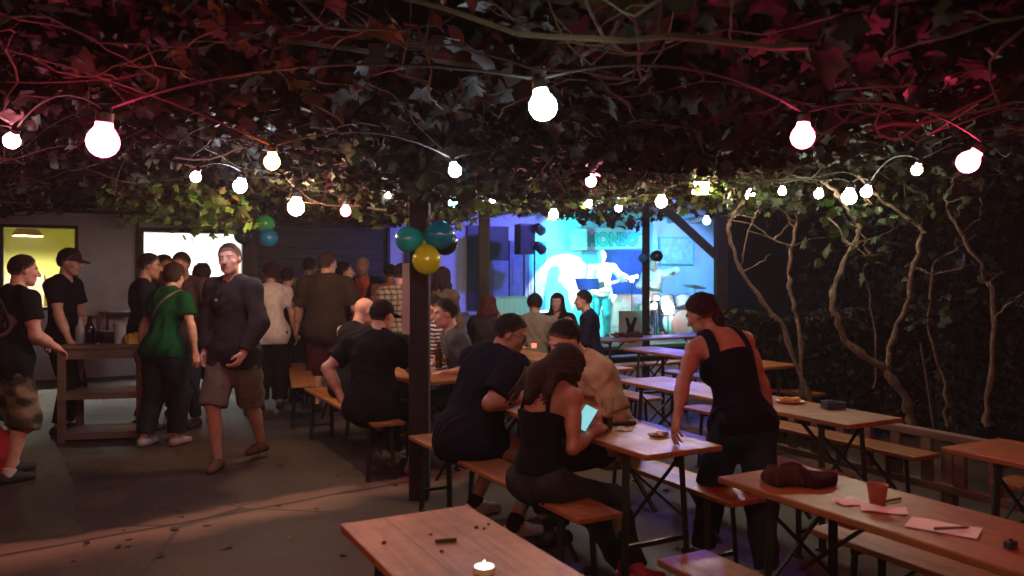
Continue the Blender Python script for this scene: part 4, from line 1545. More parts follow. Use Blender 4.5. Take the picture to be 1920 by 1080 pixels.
def make_table():
    r = empty("beer_table")
    L, W, Z = 2.2, 0.47, 0.77
    beer_top(L, W, Z, 0.028, "tabletop", M['table'], r)
    for sx in (-1, 1):
        x = sx * 0.86
        for sy in (-1, 1):
            mb = MB()
            mb.bar((x, sy * 0.17, Z - 0.03), (x + sx * 0.03, sy * 0.20, 0.012), 0.036, 0.026)
            mb.box(x + sx * 0.03 - 0.03, x + sx * 0.03 + 0.03, sy * 0.20 - 0.02, sy * 0.20 + 0.02, 0, 0.012)
            mb.build("leg", M['steel'], r)
        mb = MB()
        mb.bar((x, -0.19, Z - 0.045), (x, 0.19, Z - 0.045), 0.03, 0.028)
        mb.build("crossbar", M['steel'], r)
        mb = MB()
        mb.bar((x + sx * 0.02, -0.185, 0.27), (x + sx * 0.02, 0.185, 0.27), 0.022, 0.022)
        mb.build("crossbar", M['steel'], r)
        mb = MB()
        mb.bar((x + 0.004, -0.175, Z - 0.10), (x + sx * 0.02 + 0.004, 0.185, 0.36), 0.016, 0.010)
        mb.bar((x - 0.014, 0.175, Z - 0.10), (x + sx * 0.02 - 0.014, -0.185, 0.36), 0.016, 0.010)
        mb.bar((x + sx * 0.012, 0, 0.42), (x - sx * 0.36, 0, Z - 0.04), 0.022, 0.012)
        mb.build("brace", M['steel'], r)
        mb = MB()
        mb.box(x - sx * 0.36 - 0.03, x - sx * 0.36 + 0.03, -0.2, 0.2, Z - 0.052, Z - 0.0285)
        mb.build("batten", M['bench'], r)
    return r


def make_bench():
    r = empty("beer_bench")
    L, W, Z = 2.2, 0.25, 0.48
    beer_top(L, W, Z, 0.028, "seat", M['bench'], r)
    for sx in (-1, 1):
        x = sx * 0.88
        for sy in (-1, 1):
            mb = MB()
            mb.bar((x, sy * 0.085, Z - 0.03), (x + sx * 0.02, sy * 0.105, 0.01), 0.032, 0.024)
            mb.box(x + sx * 0.02 - 0.025, x + sx * 0.02 + 0.025, sy * 0.105 - 0.018, sy * 0.105 + 0.018, 0, 0.01)
            mb.build("leg", M['steel'], r)
        mb = MB()
        mb.bar((x, -0.10, Z - 0.045), (x, 0.10, Z - 0.045), 0.028, 0.026)
        mb.build("crossbar", M['steel'], r)
        mb = MB()
        mb.bar((x + sx * 0.014, -0.095, 0.14), (x + sx * 0.014, 0.095, 0.14), 0.02, 0.02)
        mb.build("crossbar", M['steel'], r)
        mb = MB()
        mb.bar((x + sx * 0.01, 0, 0.20), (x - sx * 0.26, 0, Z - 0.035), 0.02, 0.012)
        mb.build("brace", M['steel'], r)
    return r


def u2(p, a=0.0, b=0.0):
    q = Vector((p[0], p[1], 0)) + U * a + V * b
    return q


TH_ = 0.235
TABLES = [
    (u2((-0.577, 2.68), 1.1, TH_), ANG_U, "bare beer table closest to the viewer with a bright tea light on it"),
    (u2((0.85, 3.31), 1.1, TH_), ANG_U, "beer table in the right foreground with papers, cup and dark scarf on top"),
    (u2((0.60, 3.685), -1.1, TH_ + 0.02), ANG_U, "beer table the woman with the ponytail leans her hand on"),
    (u2((-0.74, 6.2), -1.1, TH_), ANG_U, "beer table behind the balloon post where the man in striped shirt sits"),
    (u2((1.87, 4.45), -1.1, TH_), ANG_U, "bright orange beer table with dark blue ashtray box and food plate"),
    (u2((2.08, 3.88), 1.1, TH_), ANG_U, "beer table cut off by the right edge, in front of the railing"),
    (u2((1.26, 9.2), 1.1, TH_), ANG_U, "empty violet lit beer table just before the stage's slim post"),
    (u2((0.69, 6.98), -1.1, TH_), ANG_U, "beer table with a red candle and a white packet on its far end"),
    (Vector((1.95, 10.92, 0)), ANG_V, "crosswise beer table before the stage with leftover decorations on top"),
    (Vector((-0.05, 9.85, 0)), ANG_V, "crosswise beer table where the long haired woman sits before the stage"),
]
BENCHES = [
    (Vector((-0.10, 4.70, 0)), ANG_U, "bench carrying the man in black tee and the woman with long wavy hair"),
    (u2((0.286, 4.764), 0, 0.44), ANG_U, "bench under the man in the beige tee shirt"),
    (u2((1.57, 2.45), 0, 0.42), ANG_U, "bench on the far side of the table with the papers"),
    (u2((1.57, 2.45), 0, -0.42), ANG_U, "bench at the bottom edge in front of the table with the papers"),
    (u2((1.556, 5.53), 0, -0.29), ANG_U, "bench pushed half under the bright orange table's left side"),
    (Vector((2.08, 5.96, 0)), ANG_U, "orange bench between the bright orange table and the railing"),
    (Vector((3.24, 3.48, 0)), ANG_U, "bench end at the right edge beside the railing"),
    (Vector((-1.447, 7.06, 0)), ANG_U, "bench carrying the man in black cap and the bald man"),
    (u2((-1.054, 7.28), 0, 0.55), ANG_U, "bench carrying the man in striped shirt behind the balloon post"),
    (Vector((-2.44, 9.24, 0)), math.atan2(-1.02, 0.30), "empty bench beside the man in maroon shorts"),
    (u2((0.376, 8.06), 0, -0.44), ANG_U, "bench on the left of the table with the red candle"),
    (u2((0.376, 8.06), 0, 0.44), ANG_U, "bench on the right of the table with the red candle"),
    (u2((1.98, 8.34), 0, -0.44), ANG_U, "blue lit bench on the left of the violet lit empty table"),
    (u2((1.98, 8.34), 0, 0.44), ANG_U, "blue lit bench on the right of the violet lit empty table"),
    (Vector((1.95, 10.92, 0)) + U * 0.44, ANG_V, "bench on the near side of the crosswise table with decorations"),
    (Vector((1.95, 10.92, 0)) - U * 0.44, ANG_V, "bench on the stage side of the crosswise table with decorations"),
    (Vector((-0.05, 9.85, 0)) + U * 0.44, ANG_V, "bench under the man in the grey olive shirt before the stage"),
    (Vector((-0.05, 9.85, 0)) - U * 0.44, ANG_V, "bench under the long haired woman facing the yard"),
]
t0, b0 = make_table(), make_bench()
for i, (p, a, lab) in enumerate(TABLES):
    o = t0 if i == 0 else copy_tree(t0)
    o.location = p
    o.rotation_euler = (0, 0, a)
    tag(o, lab, "table", "beer tables in the yard")
for i, (p, a, lab) in enumerate(BENCHES):
    o = b0 if i == 0 else copy_tree(b0)
    o.location = p
    o.rotation_euler = (0, 0, a)
    tag(o, lab, "bench", "beer benches in the yard")

# ------------------------------------------------------------------ bulbs on their cables
BC = dict(dim=(1.0, 0.84, 0.62), white=(1.0, 0.86, 0.70), warm=(1.0, 0.66, 0.36), red=(1.0, 0.05, 0.13), orange=(1.0, 0.16, 0.03), pink=(1.0, 0.22, 0.30),
          cyan=(0.16, 0.85, 0.95), green=(0.80, 1.0, 0.70), cool=(0.80, 0.88, 1.0), blue=(0.12, 0.25, 1.0))
BS = dict(white=330, warm=330, red=165, orange=320, pink=300, cyan=60, green=110, cool=300, blue=60, dim=110)
for k_, c_ in BC.items():
    M['glow_' + k_] = mat_emit('glow_' + k_, c_, BS[k_])
M['glow_halo_red'] = M['glow_red']
BULBS = [   # px, py, distance, size px, colour, tilt, label
    (193, 266, 2.95, 60, 'red', 10, "big bulb glowing over the left side with pink light on the twigs around"),
    (22, 264, 3.7, 30, 'pink', 60, "bulb at the very left edge of the vine canopy"),
    (1018, 200, 2.35, 54, 'green', -14, "big white bulb hanging alone in the dark middle of the canopy"),
    (1505, 257, 2.86, 45, 'red', 4, "big bulb among red lit leaves above the woman with the ponytail"),
    (1815, 304, 3.5, 42, 'red', 55, "bulb among red twigs near the right edge"),
    (510, 304, 3.5, 30, 'orange', 8, "bulb among orange lit twigs above the walking man"),
    (367, 332, 5.6, 20, 'pink', 40, "small pinkish bulb left of the orange lit bulb"),
    (450, 349, 6.1, 26, 'cool', 30, "white bulb above the left balloon cluster"),
    (555, 389, 7.2, 32, 'warm', 10, "yellowish bulb hanging lowest before the black shutter"),
    (648, 396, 7.4, 20, 'red', 10, "small red bulb before the black shutter"),
    (727, 366, 7.6, 11, 'white', 80, "tiny white bulb just left of the balloon post"),
    (853, 320, 4.2, 25, 'cool', -25, "white bulb right of the balloon post up in the canopy"),
    (849, 381, 6.4, 17, 'cyan', 0, "small turquoise bulb above the balloons"),
    (923, 376, 8.0, 10, 'white', 20, "tiny white bulb right of the turquoise bulb"),
    (1038, 403, 8.4, 18, 'warm', 5, "warm bulb in front of the stage wall's top"),
    (1108, 340, 6.0, 21, 'pink', -10, "pinkish bulb above the stage banner"),
    (1103, 382, 9.4, 14, 'cool', 30, "small white bulb against the blue stage roof"),
    (1160, 390, 9.2, 14, 'cool', 40, "small white bulb over the end of the banner"),
    (1240, 379, 7.4, 22, 'warm', 0, "warm bulb just left of the dazzling flood lamp"),
    (1407, 366, 7.0, 19, 'dim', 20, "first white bulb right of the dazzling flood lamp"),
    (1467, 359, 6.9, 15, 'dim', 0, "small white bulb above the straight vine stem"),
    (1535, 364, 6.6, 17, 'dim', 15, "small white bulb left of the biggest bulb over the hedge"),
    (1592, 370, 6.2, 28, 'green', 12, "biggest bulb over the hedge, above the forked vine trunk"),
    (1624, 360, 6.4, 21, 'dim', 30, "white bulb touching the biggest bulb over the hedge"),
    (1719, 319, 5.0, 20, 'dim', 20, "white bulb half hidden by leaves left of the red twigs"),
]


def bulb(px, py, d, size, col, tilt, label, group="coloured bulbs strung under the vine"):
    r = size * d / FPX / 2 * 0.95
    c = at(px, py, d)
    root_m = MB()
    prof = [(0.02 * r, -r), (0.38 * r, -0.92 * r), (0.72 * r, -0.70 * r), (0.93 * r, -0.35 * r), (r, 0.0), (0.92 * r, 0.38 * r), (0.72 * r, 0.70 * r), (0.55 * r, 0.92 * r), (0.50 * r, 1.25 * r)]
    root_m.lathe(prof, 14)
    o = root_m.build("light_bulb", M['glow_' + col], None, c, smooth=True, angle=80)
    o.rotation_euler = (math.radians(tilt * 0.4), math.radians(tilt * 0.6), 0)
    s_ = MB()
    s_.lathe([(0.52 * r, 1.24 * r), (0.56 * r, 1.3 * r), (0.54 * r, 1.9 * r), (0.2 * r, 2.1 * r)], 12)
    s_.build("socket", M['black'], o, smooth=True, angle=30)
    tag(o, label, "bulb", group)
    return o, c, r


tops = []
for q in BULBS:
    o, c, r = bulb(*q)
    mt = o.rotation_euler.to_matrix()
    tops.append(c + mt @ Vector((0, 0, 2.1 * r)))
# bulbs of the same strings that hang over and behind the viewer
random.seed(8)
BACK = [(-1.9, 0.2, 2.12, 'warm'), (-3.6, 0.5, 2.12, 'orange'), (1.9, -0.2, 2.12, 'warm'), (0.1, -1.0, 2.12, 'warm'), (-2.2, -1.8, 2.12, 'orange'), (3.4, 0.4, 2.12, 'orange'), (3.9, 2.3, 2.25, 'orange'), (-5.4, 3.2, 2.2, 'warm')]
for i, (x, y, z, c_) in enumerate(BACK):
    me_c = Vector((x, y, z))
    r = 0.042
    m = MB(); m.lathe([(0.02 * r, -r), (0.72 * r, -0.70 * r), (r, 0.0), (0.72 * r, 0.70 * r), (0.5 * r, 1.25 * r)], 12)
    o = m.build("light_bulb", M['glow_' + c_], None, me_c, smooth=True)
    s_ = MB(); s_.lathe([(0.52 * r, 1.24 * r), (0.54 * r, 1.9 * r), (0.2 * r, 2.1 * r)], 10); s_.build("socket", M['black'], o)
    tag(o, "round bulb of the string continuing over the near end of the yard", "bulb", "bulbs over the near end of the yard")
    tops.append(me_c + Vector((0, 0, 2.1 * r)))


def cable(label, ids, ext=()):
    P_ = [tops[i] for i in ids]
    pts_ = []
    if ext: P_ = [Vector(ext[0])] + P_ + [Vector(ext[1])]
    for a, b_ in zip(P_[:-1], P_[1:]):
        n = 10
        for k in range(n):
            t = k / n
            p = a.lerp(b_, t)
            p = p + Vector((0, 0, 0.16 * min(1, (b_ - a).length) * (abs(2 * t - 1) ** 2 - 1) * -0.6 if t > 0 else 0))
            pts_.append(p)
    pts_.append(P_[-1])
    m = MB(); m.tube(pts_, 0.0045, 6)
    return tag(m.build("light_cable", M['rubber'], smooth=True), label, "cable", "cables of the bulb strings")


cable("dark cable of the nearest bulb string crossing the middle of the canopy", [1, 0, 2, 3, 4], ((-4.5, 4.4, 2.4), (4.0, 4.4, 2.4)))
cable("cable from the orange lit bulb over to the pinkish bulb by the banner", [5, 11, 15], ((-2.6, 2.5, 2.5), (2.2, 7.0, 2.5)))
cable("lit cable looping between the bulbs before the black shutter", [6, 7, 8, 9, 10, 12, 13, 14], ((-4.6, 5.0, 2.5), (0.9, 9.0, 2.6)))
cable("cable with the bulbs over the hedge ending at the flood lamp", [16, 17, 18, 19, 20, 21, 22, 23, 24], ((0.6, 9.5, 2.6), (3.4, 4.2, 2.5)))
cable("cable of the bulb string over the near end of the yard", [26, 25, 28, 27, 30], ((-5.0, 2.0, 2.5), (5, 1.5, 2.5)))

# dazzling flood lamp under the vine, by the far right post
fl = empty("flood_lamp", at(1312, 352, 8.0))
tag(fl, "dazzling warm white flood lamp glaring through the leaves by the hedge", "lamp")
m = MB(); m.box(-0.085, 0.085, -0.022, -0.018, -0.06, 0.06); m.build("lens", mat_emit('flood_glow', (1.0, 0.80, 0.52), 420), fl)
m = MB(); m.box(-0.10, 0.10, -0.017, 0.05, -0.075, 0.075); m.build("housing", M['black'], fl, bevel=0.006)
m = MB(); m.tube([(-0.11, 0.02, 0), (-0.11, 0.02, 0.13), (0.11, 0.02, 0.13), (0.11, 0.02, 0)], 0.007, 6); m.tube([(0, 0.02, 0.13), (0, 0.02, 0.35)], 0.008); m.build("bracket", M['steel'], fl)
fl.rotation_euler = (0.25, 0, 0.35)
fl2 = at(1375, 362, 8.1)
# bluish bottle shaped lamp on the brace
o, c, r = bulb(1325, 414, 10.0, 15, 'blue', 0, "bluish bottle shaped lamp hanging by the stage's right post")
for i, (px, py) in enumerate(((1068, 393), (1082, 391), (1123, 396))):
    bulb(px, py, 15.2, 9, 'blue', 30 - 30 * i, ("left", "middle", "right")[i] + " one of three tiny blue lamps under the stage roof", "tiny blue lamps under the stage roof")

# ------------------------------------------------------------------ balloons
def balloon_mat(name, c):
    k = NT(name)
    k.set(Base_Color=c, Roughness=0.18, Subsurface_Weight=0.0)
    k.b.inputs["Coat Weight"].default_value = 0.4
    tr = k.n("BsdfTranslucent")
    tr.inputs["Color"].default_value = (*c, 1)
    mx = k.n("MixShader"); mx.inputs[0].default_value = 0.4
    k.l(k.b.outputs[0], mx.inputs[1]); k.l(tr.outputs[0], mx.inputs[2])
    k.l(mx.outputs[0], k.out.inputs["Surface"])
    return k.m


BM = dict(teal=balloon_mat('teal_rubber', (0.02, 0.42, 0.36)), petrol=balloon_mat('petrol_rubber', (0.01, 0.26, 0.34)), yellow=balloon_mat('yellow_rubber', (0.62, 0.66, 0.02)),
          lime=balloon_mat('lime_rubber', (0.25, 0.48, 0.02)), green=balloon_mat('green_rubber', (0.03, 0.36, 0.12)), blue=balloon_mat('blue_rubber', (0.02, 0.24, 0.45)),
          dark=balloon_mat('dark_rubber', (0.02, 0.05, 0.05)), olive=balloon_mat('olive_rubber', (0.10, 0.12, 0.05)))


def balloon(px, py, d, rpx, knot, col, label, group):
    """knot: photo position the balloon is tied towards"""
    c = at(px, py, d)
    kpt = at(knot[0], knot[1], knot[2])
    r = rpx * d / FPX
    ax = (kpt - c).normalized()
    m = MB()
    prof = []
    for i in range(13):
        a = math.pi * i / 12
        z = -math.cos(a)
        rr = math.sin(a) * (1 - 0.10 * max(0, z)) if 0 < i < 12 else 0.02
        prof.append((rr * r, (z if z < 0 else z * 1.22) * r))
    prof += [(0.05 * r, 1.26 * r), (0.11 * r, 1.34 * r)]
    m.lathe(prof, 20)
    o = m.build("balloon", BM[col], None, c, smooth=True, angle=60)
    o.rotation_euler = ax.to_track_quat('Z', 'Y').to_euler()
    t_ = MB(); t_.tube([(0, 0, 1.30 * r), (0.004, 0, 1.30 * r + 0.03)], 0.003, 5); t_.build("string", M['black'], o)
    tag(o, label, "balloon", group)


K1 = (795, 440, 5.60)
G1, G2, G3 = "balloons tied to the main post", "balloons tied to the far left post", "balloons tied to the stage post"
balloon(766, 449, 5.55, 25, (796, 446, 5.6), 'teal', "turquoise green balloon on the left of the main post", G1)
balloon(825, 441, 5.56, 27, (797, 446, 5.6), 'petrol', "petrol blue balloon on the right of the main post", G1)
balloon(800, 488, 5.50, 27, (797, 448, 5.58), 'yellow', "yellow balloon hanging lowest on the main post", G1)
balloon(796, 456, 5.62, 19, (798, 440, 5.64), 'lime', "lime green balloon squeezed behind the yellow one", G1)
balloon(834, 455, 5.72, 24, (802, 446, 5.7), 'dark', "dark balloon mostly hidden behind the petrol blue one", G1)
balloon(461, 416, 9.0, 17, (478, 430, 9.1), 'olive', "dull olive balloon, upper one of the far left post", G2)
balloon(497, 420, 9.0, 18, (480, 432, 9.1), 'green', "green balloon on the far left post", G2)
balloon(455, 442, 8.95, 16, (477, 432, 9.1), 'dark', "dark green balloon in front of the bright window's corner", G2)
balloon(504, 446, 8.95, 17, (480, 433, 9.1), 'blue', "blue balloon on the far left post", G2)
balloon(1232, 480, 11.5, 11, (1215, 482, 11.55), 'dark', "black balloon on the slim stage post", G3)
balloon(1206, 484, 11.45, 9, (1213, 482, 11.55), 'blue', "small blue balloon on the slim stage post", G3)

# ------------------------------------------------------------------ stage gear and stage light
def spot(name, loc, aim, colour, power, size_deg, blend=0.4, rad=0.05):
    ld = bpy.data.lights.new(name, 'SPOT')
    ld.color = colour
    ld.energy = power
    ld.spot_size = math.radians(size_deg)
    ld.spot_blend = blend
    ld.shadow_soft_size = rad
    o = bpy.data.objects.new(name, ld)
    COL.objects.link(o)
    o.location = loc
    o.rotation_euler = (Vector(aim) - Vector(loc)).to_track_quat('-Z', 'Y').to_euler()
    return o


def par_can(loc, aim, colour, power, size_deg, label, glow=30, rad=0.04, blend=0.4):
    d_ = (Vector(aim) - Vector(loc)).normalized()
    root = empty("stage_lamp", loc)
    root.rotation_euler = d_.to_track_quat('-Z', 'Y').to_euler()
    tag(root, label, "stage light", "stage lamps")
    m = MB(); m.lathe([(0.055, 0.24), (0.085, 0.20), (0.095, 0.05), (0.098, 0.0)], 16); m.f = m.f[:-1]; m.build("can", M['black'], root, smooth=True, angle=50)
    m = MB(); m.lathe([(0.088, 0.045), (0.088, 0.05)], 16); m.build("lens", mat_emit(label[:20].replace(' ', '_'), colour, glow), root)
    m = MB(); m.tube([(-0.11, 0, 0.12), (-0.11, 0, 0.30), (0.11, 0, 0.30), (0.11, 0, 0.12)], 0.008, 6); m.build("yoke", M['steel'], root)
    sp_ = spot("stage_spot", Vector(loc) + d_ * 0.02, aim, colour, power, size_deg, blend, rad)
    return root


# stand with two lamps left of the board
ls = empty("lamp_stand", bw(8.62, 1.1, 0.0))
tag(ls, "thin black stand carrying two stage lamps beside the hanging speaker", "stand")
m = MB(); m.tube([(0, 0, 0.62), (0, 0, 2.5)], 0.016, 8); m.tube([(0, 0, 0.35), (0, 0, 0.7)], 0.02, 8); m.build("pole", M['black'], ls)
for a in (0.4, 2.5, 4.6):
    m = MB(); m.tube([(0, 0, 0.62), (0.34 * math.cos(a), 0.34 * math.sin(a), 0.355)], 0.011, 6); m.build("leg", M['black'], ls)
m = MB(); m.tube([(-0.0, 0, 2.48), (0.1, -0.05, 2.48)], 0.012); m.tube([(0, 0, 2.12), (0.1, -0.05, 2.12)], 0.012); m.build("arm", M['black'], ls)
par_can(bw(8.74, 1.16, 2.44), bw(10.6, 0.0, 1.7), (0.03, 0.80, 0.78), 470, 85, "upper black lamp on the thin stand, throwing turquoise light", 20)
par_can(bw(8.76, 1.16, 2.08), bw(10.9, 0.3, 0.8), (0.03, 0.80, 0.78), 420, 80, "lower black lamp on the thin stand, turned to the musicians", 20)
KEYP = bw(11.18, 3.0, 2.72)
par_can(KEYP, bw(9.98, 0.2, 1.30), (0.86, 1.0, 0.96), 2500, 27, "white front lamp on the stage roof edge lighting the guitarist", 30, 0.012, 0.15)
par_can(bw(9.2, 2.6, 2.9), bw(8.2, 0.2, 1.3), (0.14, 0.14, 1.0), 430, 95, "blue lamp under the stage roof over the doors", 8, 0.06)
par_can(bw(12.2, 2.4, 2.9), bw(12.7, 0.0, 1.2), (0.12, 0.30, 1.0), 700, 80, "blue lamp under the stage roof over the drums", 8, 0.06)
par_can(bw(10.6, 2.75, 2.95), (0.4, 7.2, 0.4), (0.13, 0.17, 1.0), 220, 66, "blue lamp at the stage roof edge turned to the tables", 8, 0.06)
par_can(bw(8.35, 3.9, 2.45), bw(7.42, 2.3, 1.0), (0.05, 0.8, 0.75), 110, 34, 'small turquoise lamp turned down to the draped counter', 8)  # added lamp, only there to turn the counter's cloth turquoise
par_can(bw(8.9, 3.3, 2.75), bw(11.3, 1.0, 0.75), (0.02, 0.78, 0.78), 520, 62, 'turquoise lamp at the stage roof edge aimed at the drums', 8)  # extra lamp added for more turquoise on cabinet, placard and drums
# hanging speaker on its pole
sp_ = empty("speaker", bw(8.42, 1.05, 0.0), ANG_V)
tag(sp_, "black loudspeaker on a pole at the left of the stage", "speaker")
m = MB(); m.prism([(-0.165, -0.14), (0.165, -0.14), (0.12, 0.17), (-0.12, 0.17)], 2.0, 2.57); m.build("cabinet", M['black'], sp_, bevel=0.012)
m = MB(); m.box(-0.15, 0.15, -0.150, -0.142, 2.03, 2.54); m.build("grille", mat_plain('speaker_grille', (0.02, 0.02, 0.022), 0.7, bump=0.6, bscale=300), sp_)
m = MB(); m.tube([(0, 0, 0.6), (0, 0, 1.998)], 0.018); m.build("pole", M['black'], sp_)
for a in (0.9, 3.0, 5.1):
    m = MB(); m.tube([(0, 0, 0.75), (0.4 * math.cos(a), 0.4 * math.sin(a), 0.355)], 0.012, 6); m.build("leg", M['black'], sp_)
# white draped counter in front of the doors
dc = empty("draped_counter", bw(7.42, 2.25, 0.0), ANG_V)
tag(dc, "low counter draped in pale cloth shining turquoise at the stage's left", "counter")
m = MB()
n = 26
vs, fs = [], []
for i in range(n + 1):
    x = -0.32 + 0.64 * i / n
    for j, z in enumerate((0.40, 0.7, 1.0, 1.22)):
        vs.append((x * (1.0 - 0.04 * (z < 0.5)), -0.25 + 0.014 * math.sin(i * 1.6) * (1.3 - z), z))
for i in range(n):
    for j in range(3):
        fs.append((i * 4 + j, (i + 1) * 4 + j, (i + 1) * 4 + j + 1, i * 4 + j + 1))
m.add(vs, fs)
m.build("cloth", mat_plain('pale_drape', (0.7, 0.72, 0.72), 0.8, noise=0.05), dc, smooth=True)
m = MB(); m.box(-0.33, 0.33, -0.24, 0.22, 1.222, 1.25); m.box(-0.31, 0.31, -0.23, 0.2, 0.35, 1.22); m.build("counter_body", M['stagewall'], dc, bevel=0.005)
for x in (-0.28, 0.28):
    for y in (-0.19, 0.17):
        m = MB(); m.box(x - 0.025, x + 0.025, y - 0.025, y + 0.025, 0, 0.349); m.build("leg", M['black'], dc)
# music stand, microphone stand
ms = empty("music_stand", bw(9.48, 1.62, 0.35), ANG_V)
tag(ms, "music stand with a wide dark desk before the guitarist", "music stand")
m = MB(); m.add([(-0.24, -0.02, 0.98), (0.24, -0.02, 0.98), (0.27, 0.05, 1.20), (-0.27, 0.05, 1.20), (-0.24, -0.035, 0.985), (0.24, -0.035, 0.985), (0.27, 0.035, 1.205), (-0.27, 0.035, 1.205)],
              [(0, 1, 2, 3), (7, 6, 5, 4), (0, 4, 5, 1), (1, 5, 6, 2), (2, 6, 7, 3), (3, 7, 4, 0)]); m.build("desk", mat_plain('dark_blue_desk', (0.05, 0.06, 0.16), 0.5), ms)
m = MB(); m.tube([(0, 0.03, 0.25), (0, 0.03, 1.08)], 0.012); m.build("pole", M['black'], ms)
for a in (0.2, 2.3, 4.4):
    m = MB(); m.tube([(0, 0.03, 0.3), (0.24 * math.cos(a), 0.03 + 0.24 * math.sin(a), 0.008)], 0.009, 6); m.build("leg", M['black'], ms)
mi = empty("microphone_stand", bw(9.55, 1.35, 0.35), ANG_V)
tag(mi, "microphone on a slim boom stand in front of the guitarist", "microphone stand")
m = MB(); m.tube([(0, 0, 0.02), (0, 0, 1.05), (0.16, 0.12, 1.34)], 0.009, 6); m.lathe([(0.13, 0), (0.12, 0.02), (0.02, 0.03)], 16); m.build("pole", M['black'], mi)
m = MB(); m.tube([(0.16, 0.12, 1.34), (0.21, 0.16, 1.38)], [0.012, 0.022], 8); m.build("microphone", M['chrome'], mi)
# covered amplifier bench behind the guitarist
am = empty("amplifier", bw(11.05, 0.62, 0.35), ANG_V)
tag(am, "broad pale covered cabinet behind the guitarist glowing turquoise", "amplifier")
m = MB(); m.box(-0.75, 0.75, -0.25, 0.3, 0, 0.86); m.build("cabinet", mat_plain('pale_cover', (0.55, 0.62, 0.62), 0.8), am, bevel=0.03)
m = MB(); m.box(-0.70, 0.02, -0.275, -0.252, 0.06, 0.62); m.box(0.06, 0.70, -0.275, -0.252, 0.06, 0.62); m.build("front_panel", mat_plain('pale_panel', (0.45, 0.56, 0.56), 0.8), am, bevel=0.01)
m = MB(); m.box(-0.5, -0.3, -0.29, -0.276, 0.25, 0.72); m.build("paper_strip", M['white'], am)
# white placard with dark crossed emblem at the stage front
pl = empty("placard", bw(9.66, 2.68, 0.0), ANG_V)
tag(pl, "white placard with a dark crossed emblem leaning on the stage front", "placard")
m = MB(); m.box(-0.24, 0.24, -0.03, 0.0, 0.30, 0.98); m.build("board", M['white'], pl, bevel=0.004)
m = MB()
m.add([(-0.13, -0.034, 0.86), (-0.06, -0.034, 0.86), (0.0, -0.034, 0.73), (0.07, -0.034, 0.87), (0.14, -0.034, 0.85), (0.06, -0.034, 0.66), (0.15, -0.034, 0.50), (0.07, -0.034, 0.48), (0.0, -0.034, 0.60), (-0.07, -0.034, 0.47), (-0.14, -0.034, 0.50), (-0.07, -0.034, 0.67)],
      [(0, 1, 2, 11), (2, 3, 4, 5), (5, 6, 7, 8), (8, 9, 10, 11), (2, 5, 8, 11)])
m.build("emblem", mat_plain('dark_blue_ink', (0.01, 0.015, 0.08), 0.6), pl)
m = MB(); m.bar((-0.2, 0.004, 0.3), (-0.2, 0.05, 0.0), 0.03, 0.02); m.bar((0.2, 0.004, 0.3), (0.2, 0.05, 0.0), 0.03, 0.02); m.build("foot", M['black'], pl)
# drum kit
dk = empty("drum_kit", bw(11.68, 1.30, 0.35), ANG_V)
tag(dk, "drum kit with pale shells and cymbals lit pink on the right of the stage", "drums")
M['drum'] = mat_plain('pale_drum_shell', (0.55, 0.60, 0.62), 0.35, bump=0)
def drum(name, c, r, h, axis, root=dk):
    q = Vector(axis).to_track_quat('Z', 'Y').to_matrix().to_4x4()
    T_ = Matrix.Translation(c) @ q
    m = MB(); m.lathe([(r, -h / 2), (r, h / 2)], 24, T_); o = m.build(name, M['drum'], root, smooth=True, angle=40)
    m = MB(); m.lathe([(r * 0.97, h / 2 + 0.003), (r * 0.97, h / 2 + 0.006)], 24, T_); m.build("skin", M['white'], o)
    m = MB()
    for z in (-h / 2, h / 2): m.tube([T_ @ Vector(((r + .008) * math.cos(a), (r + .008) * math.sin(a), z)) for a in [2 * math.pi * i / 24 for i in range(25)]], 0.009, 5)
    m.build("hoop", M['chrome'], o)
drum("bass_drum", (0.05, -0.15, 0.29), 0.28, 0.40, (0, -1, 0))
drum("tom", (-0.16, -0.10, 0.72), 0.15, 0.20, (0.05, 0.4, 1)); drum("tom", (0.24, -0.10, 0.72), 0.16, 0.22, (-0.05, 0.4, 1))
drum("floor_tom", (0.55, 0.20, 0.42), 0.20, 0.36, (0, 0, 1)); drum("snare_drum", (-0.42, 0.22, 0.60), 0.17, 0.14, (0, 0.1, 1))
for (x, y, z, r) in ((0.62, -0.05, 1.02, 0.24), (-0.55, -0.05, 0.98, 0.22)):
    m = MB(); m.lathe([(r, 0), (r * 0.3, 0.02), (0.03, 0.035), (0.005, 0.04)], 24, Matrix.Translation((x, y, z)) @ Matrix.Rotation(0.2, 4, 'X')); m.build("cymbal", mat_plain('brass', (0.6, 0.45, 0.2), 0.3, 1.0, bump=0), dk, smooth=True)
    m = MB(); m.tube([(x, y, z), (x, y, 0.25)], 0.010, 6)
    for a in (0.3, 2.4, 4.5): m.tube([(x, y, 0.28), (x + 0.22 * math.cos(a), y + 0.22 * math.sin(a), 0.008)], 0.008, 6)
    m.build("cymbal_stand", M['chrome'], dk)
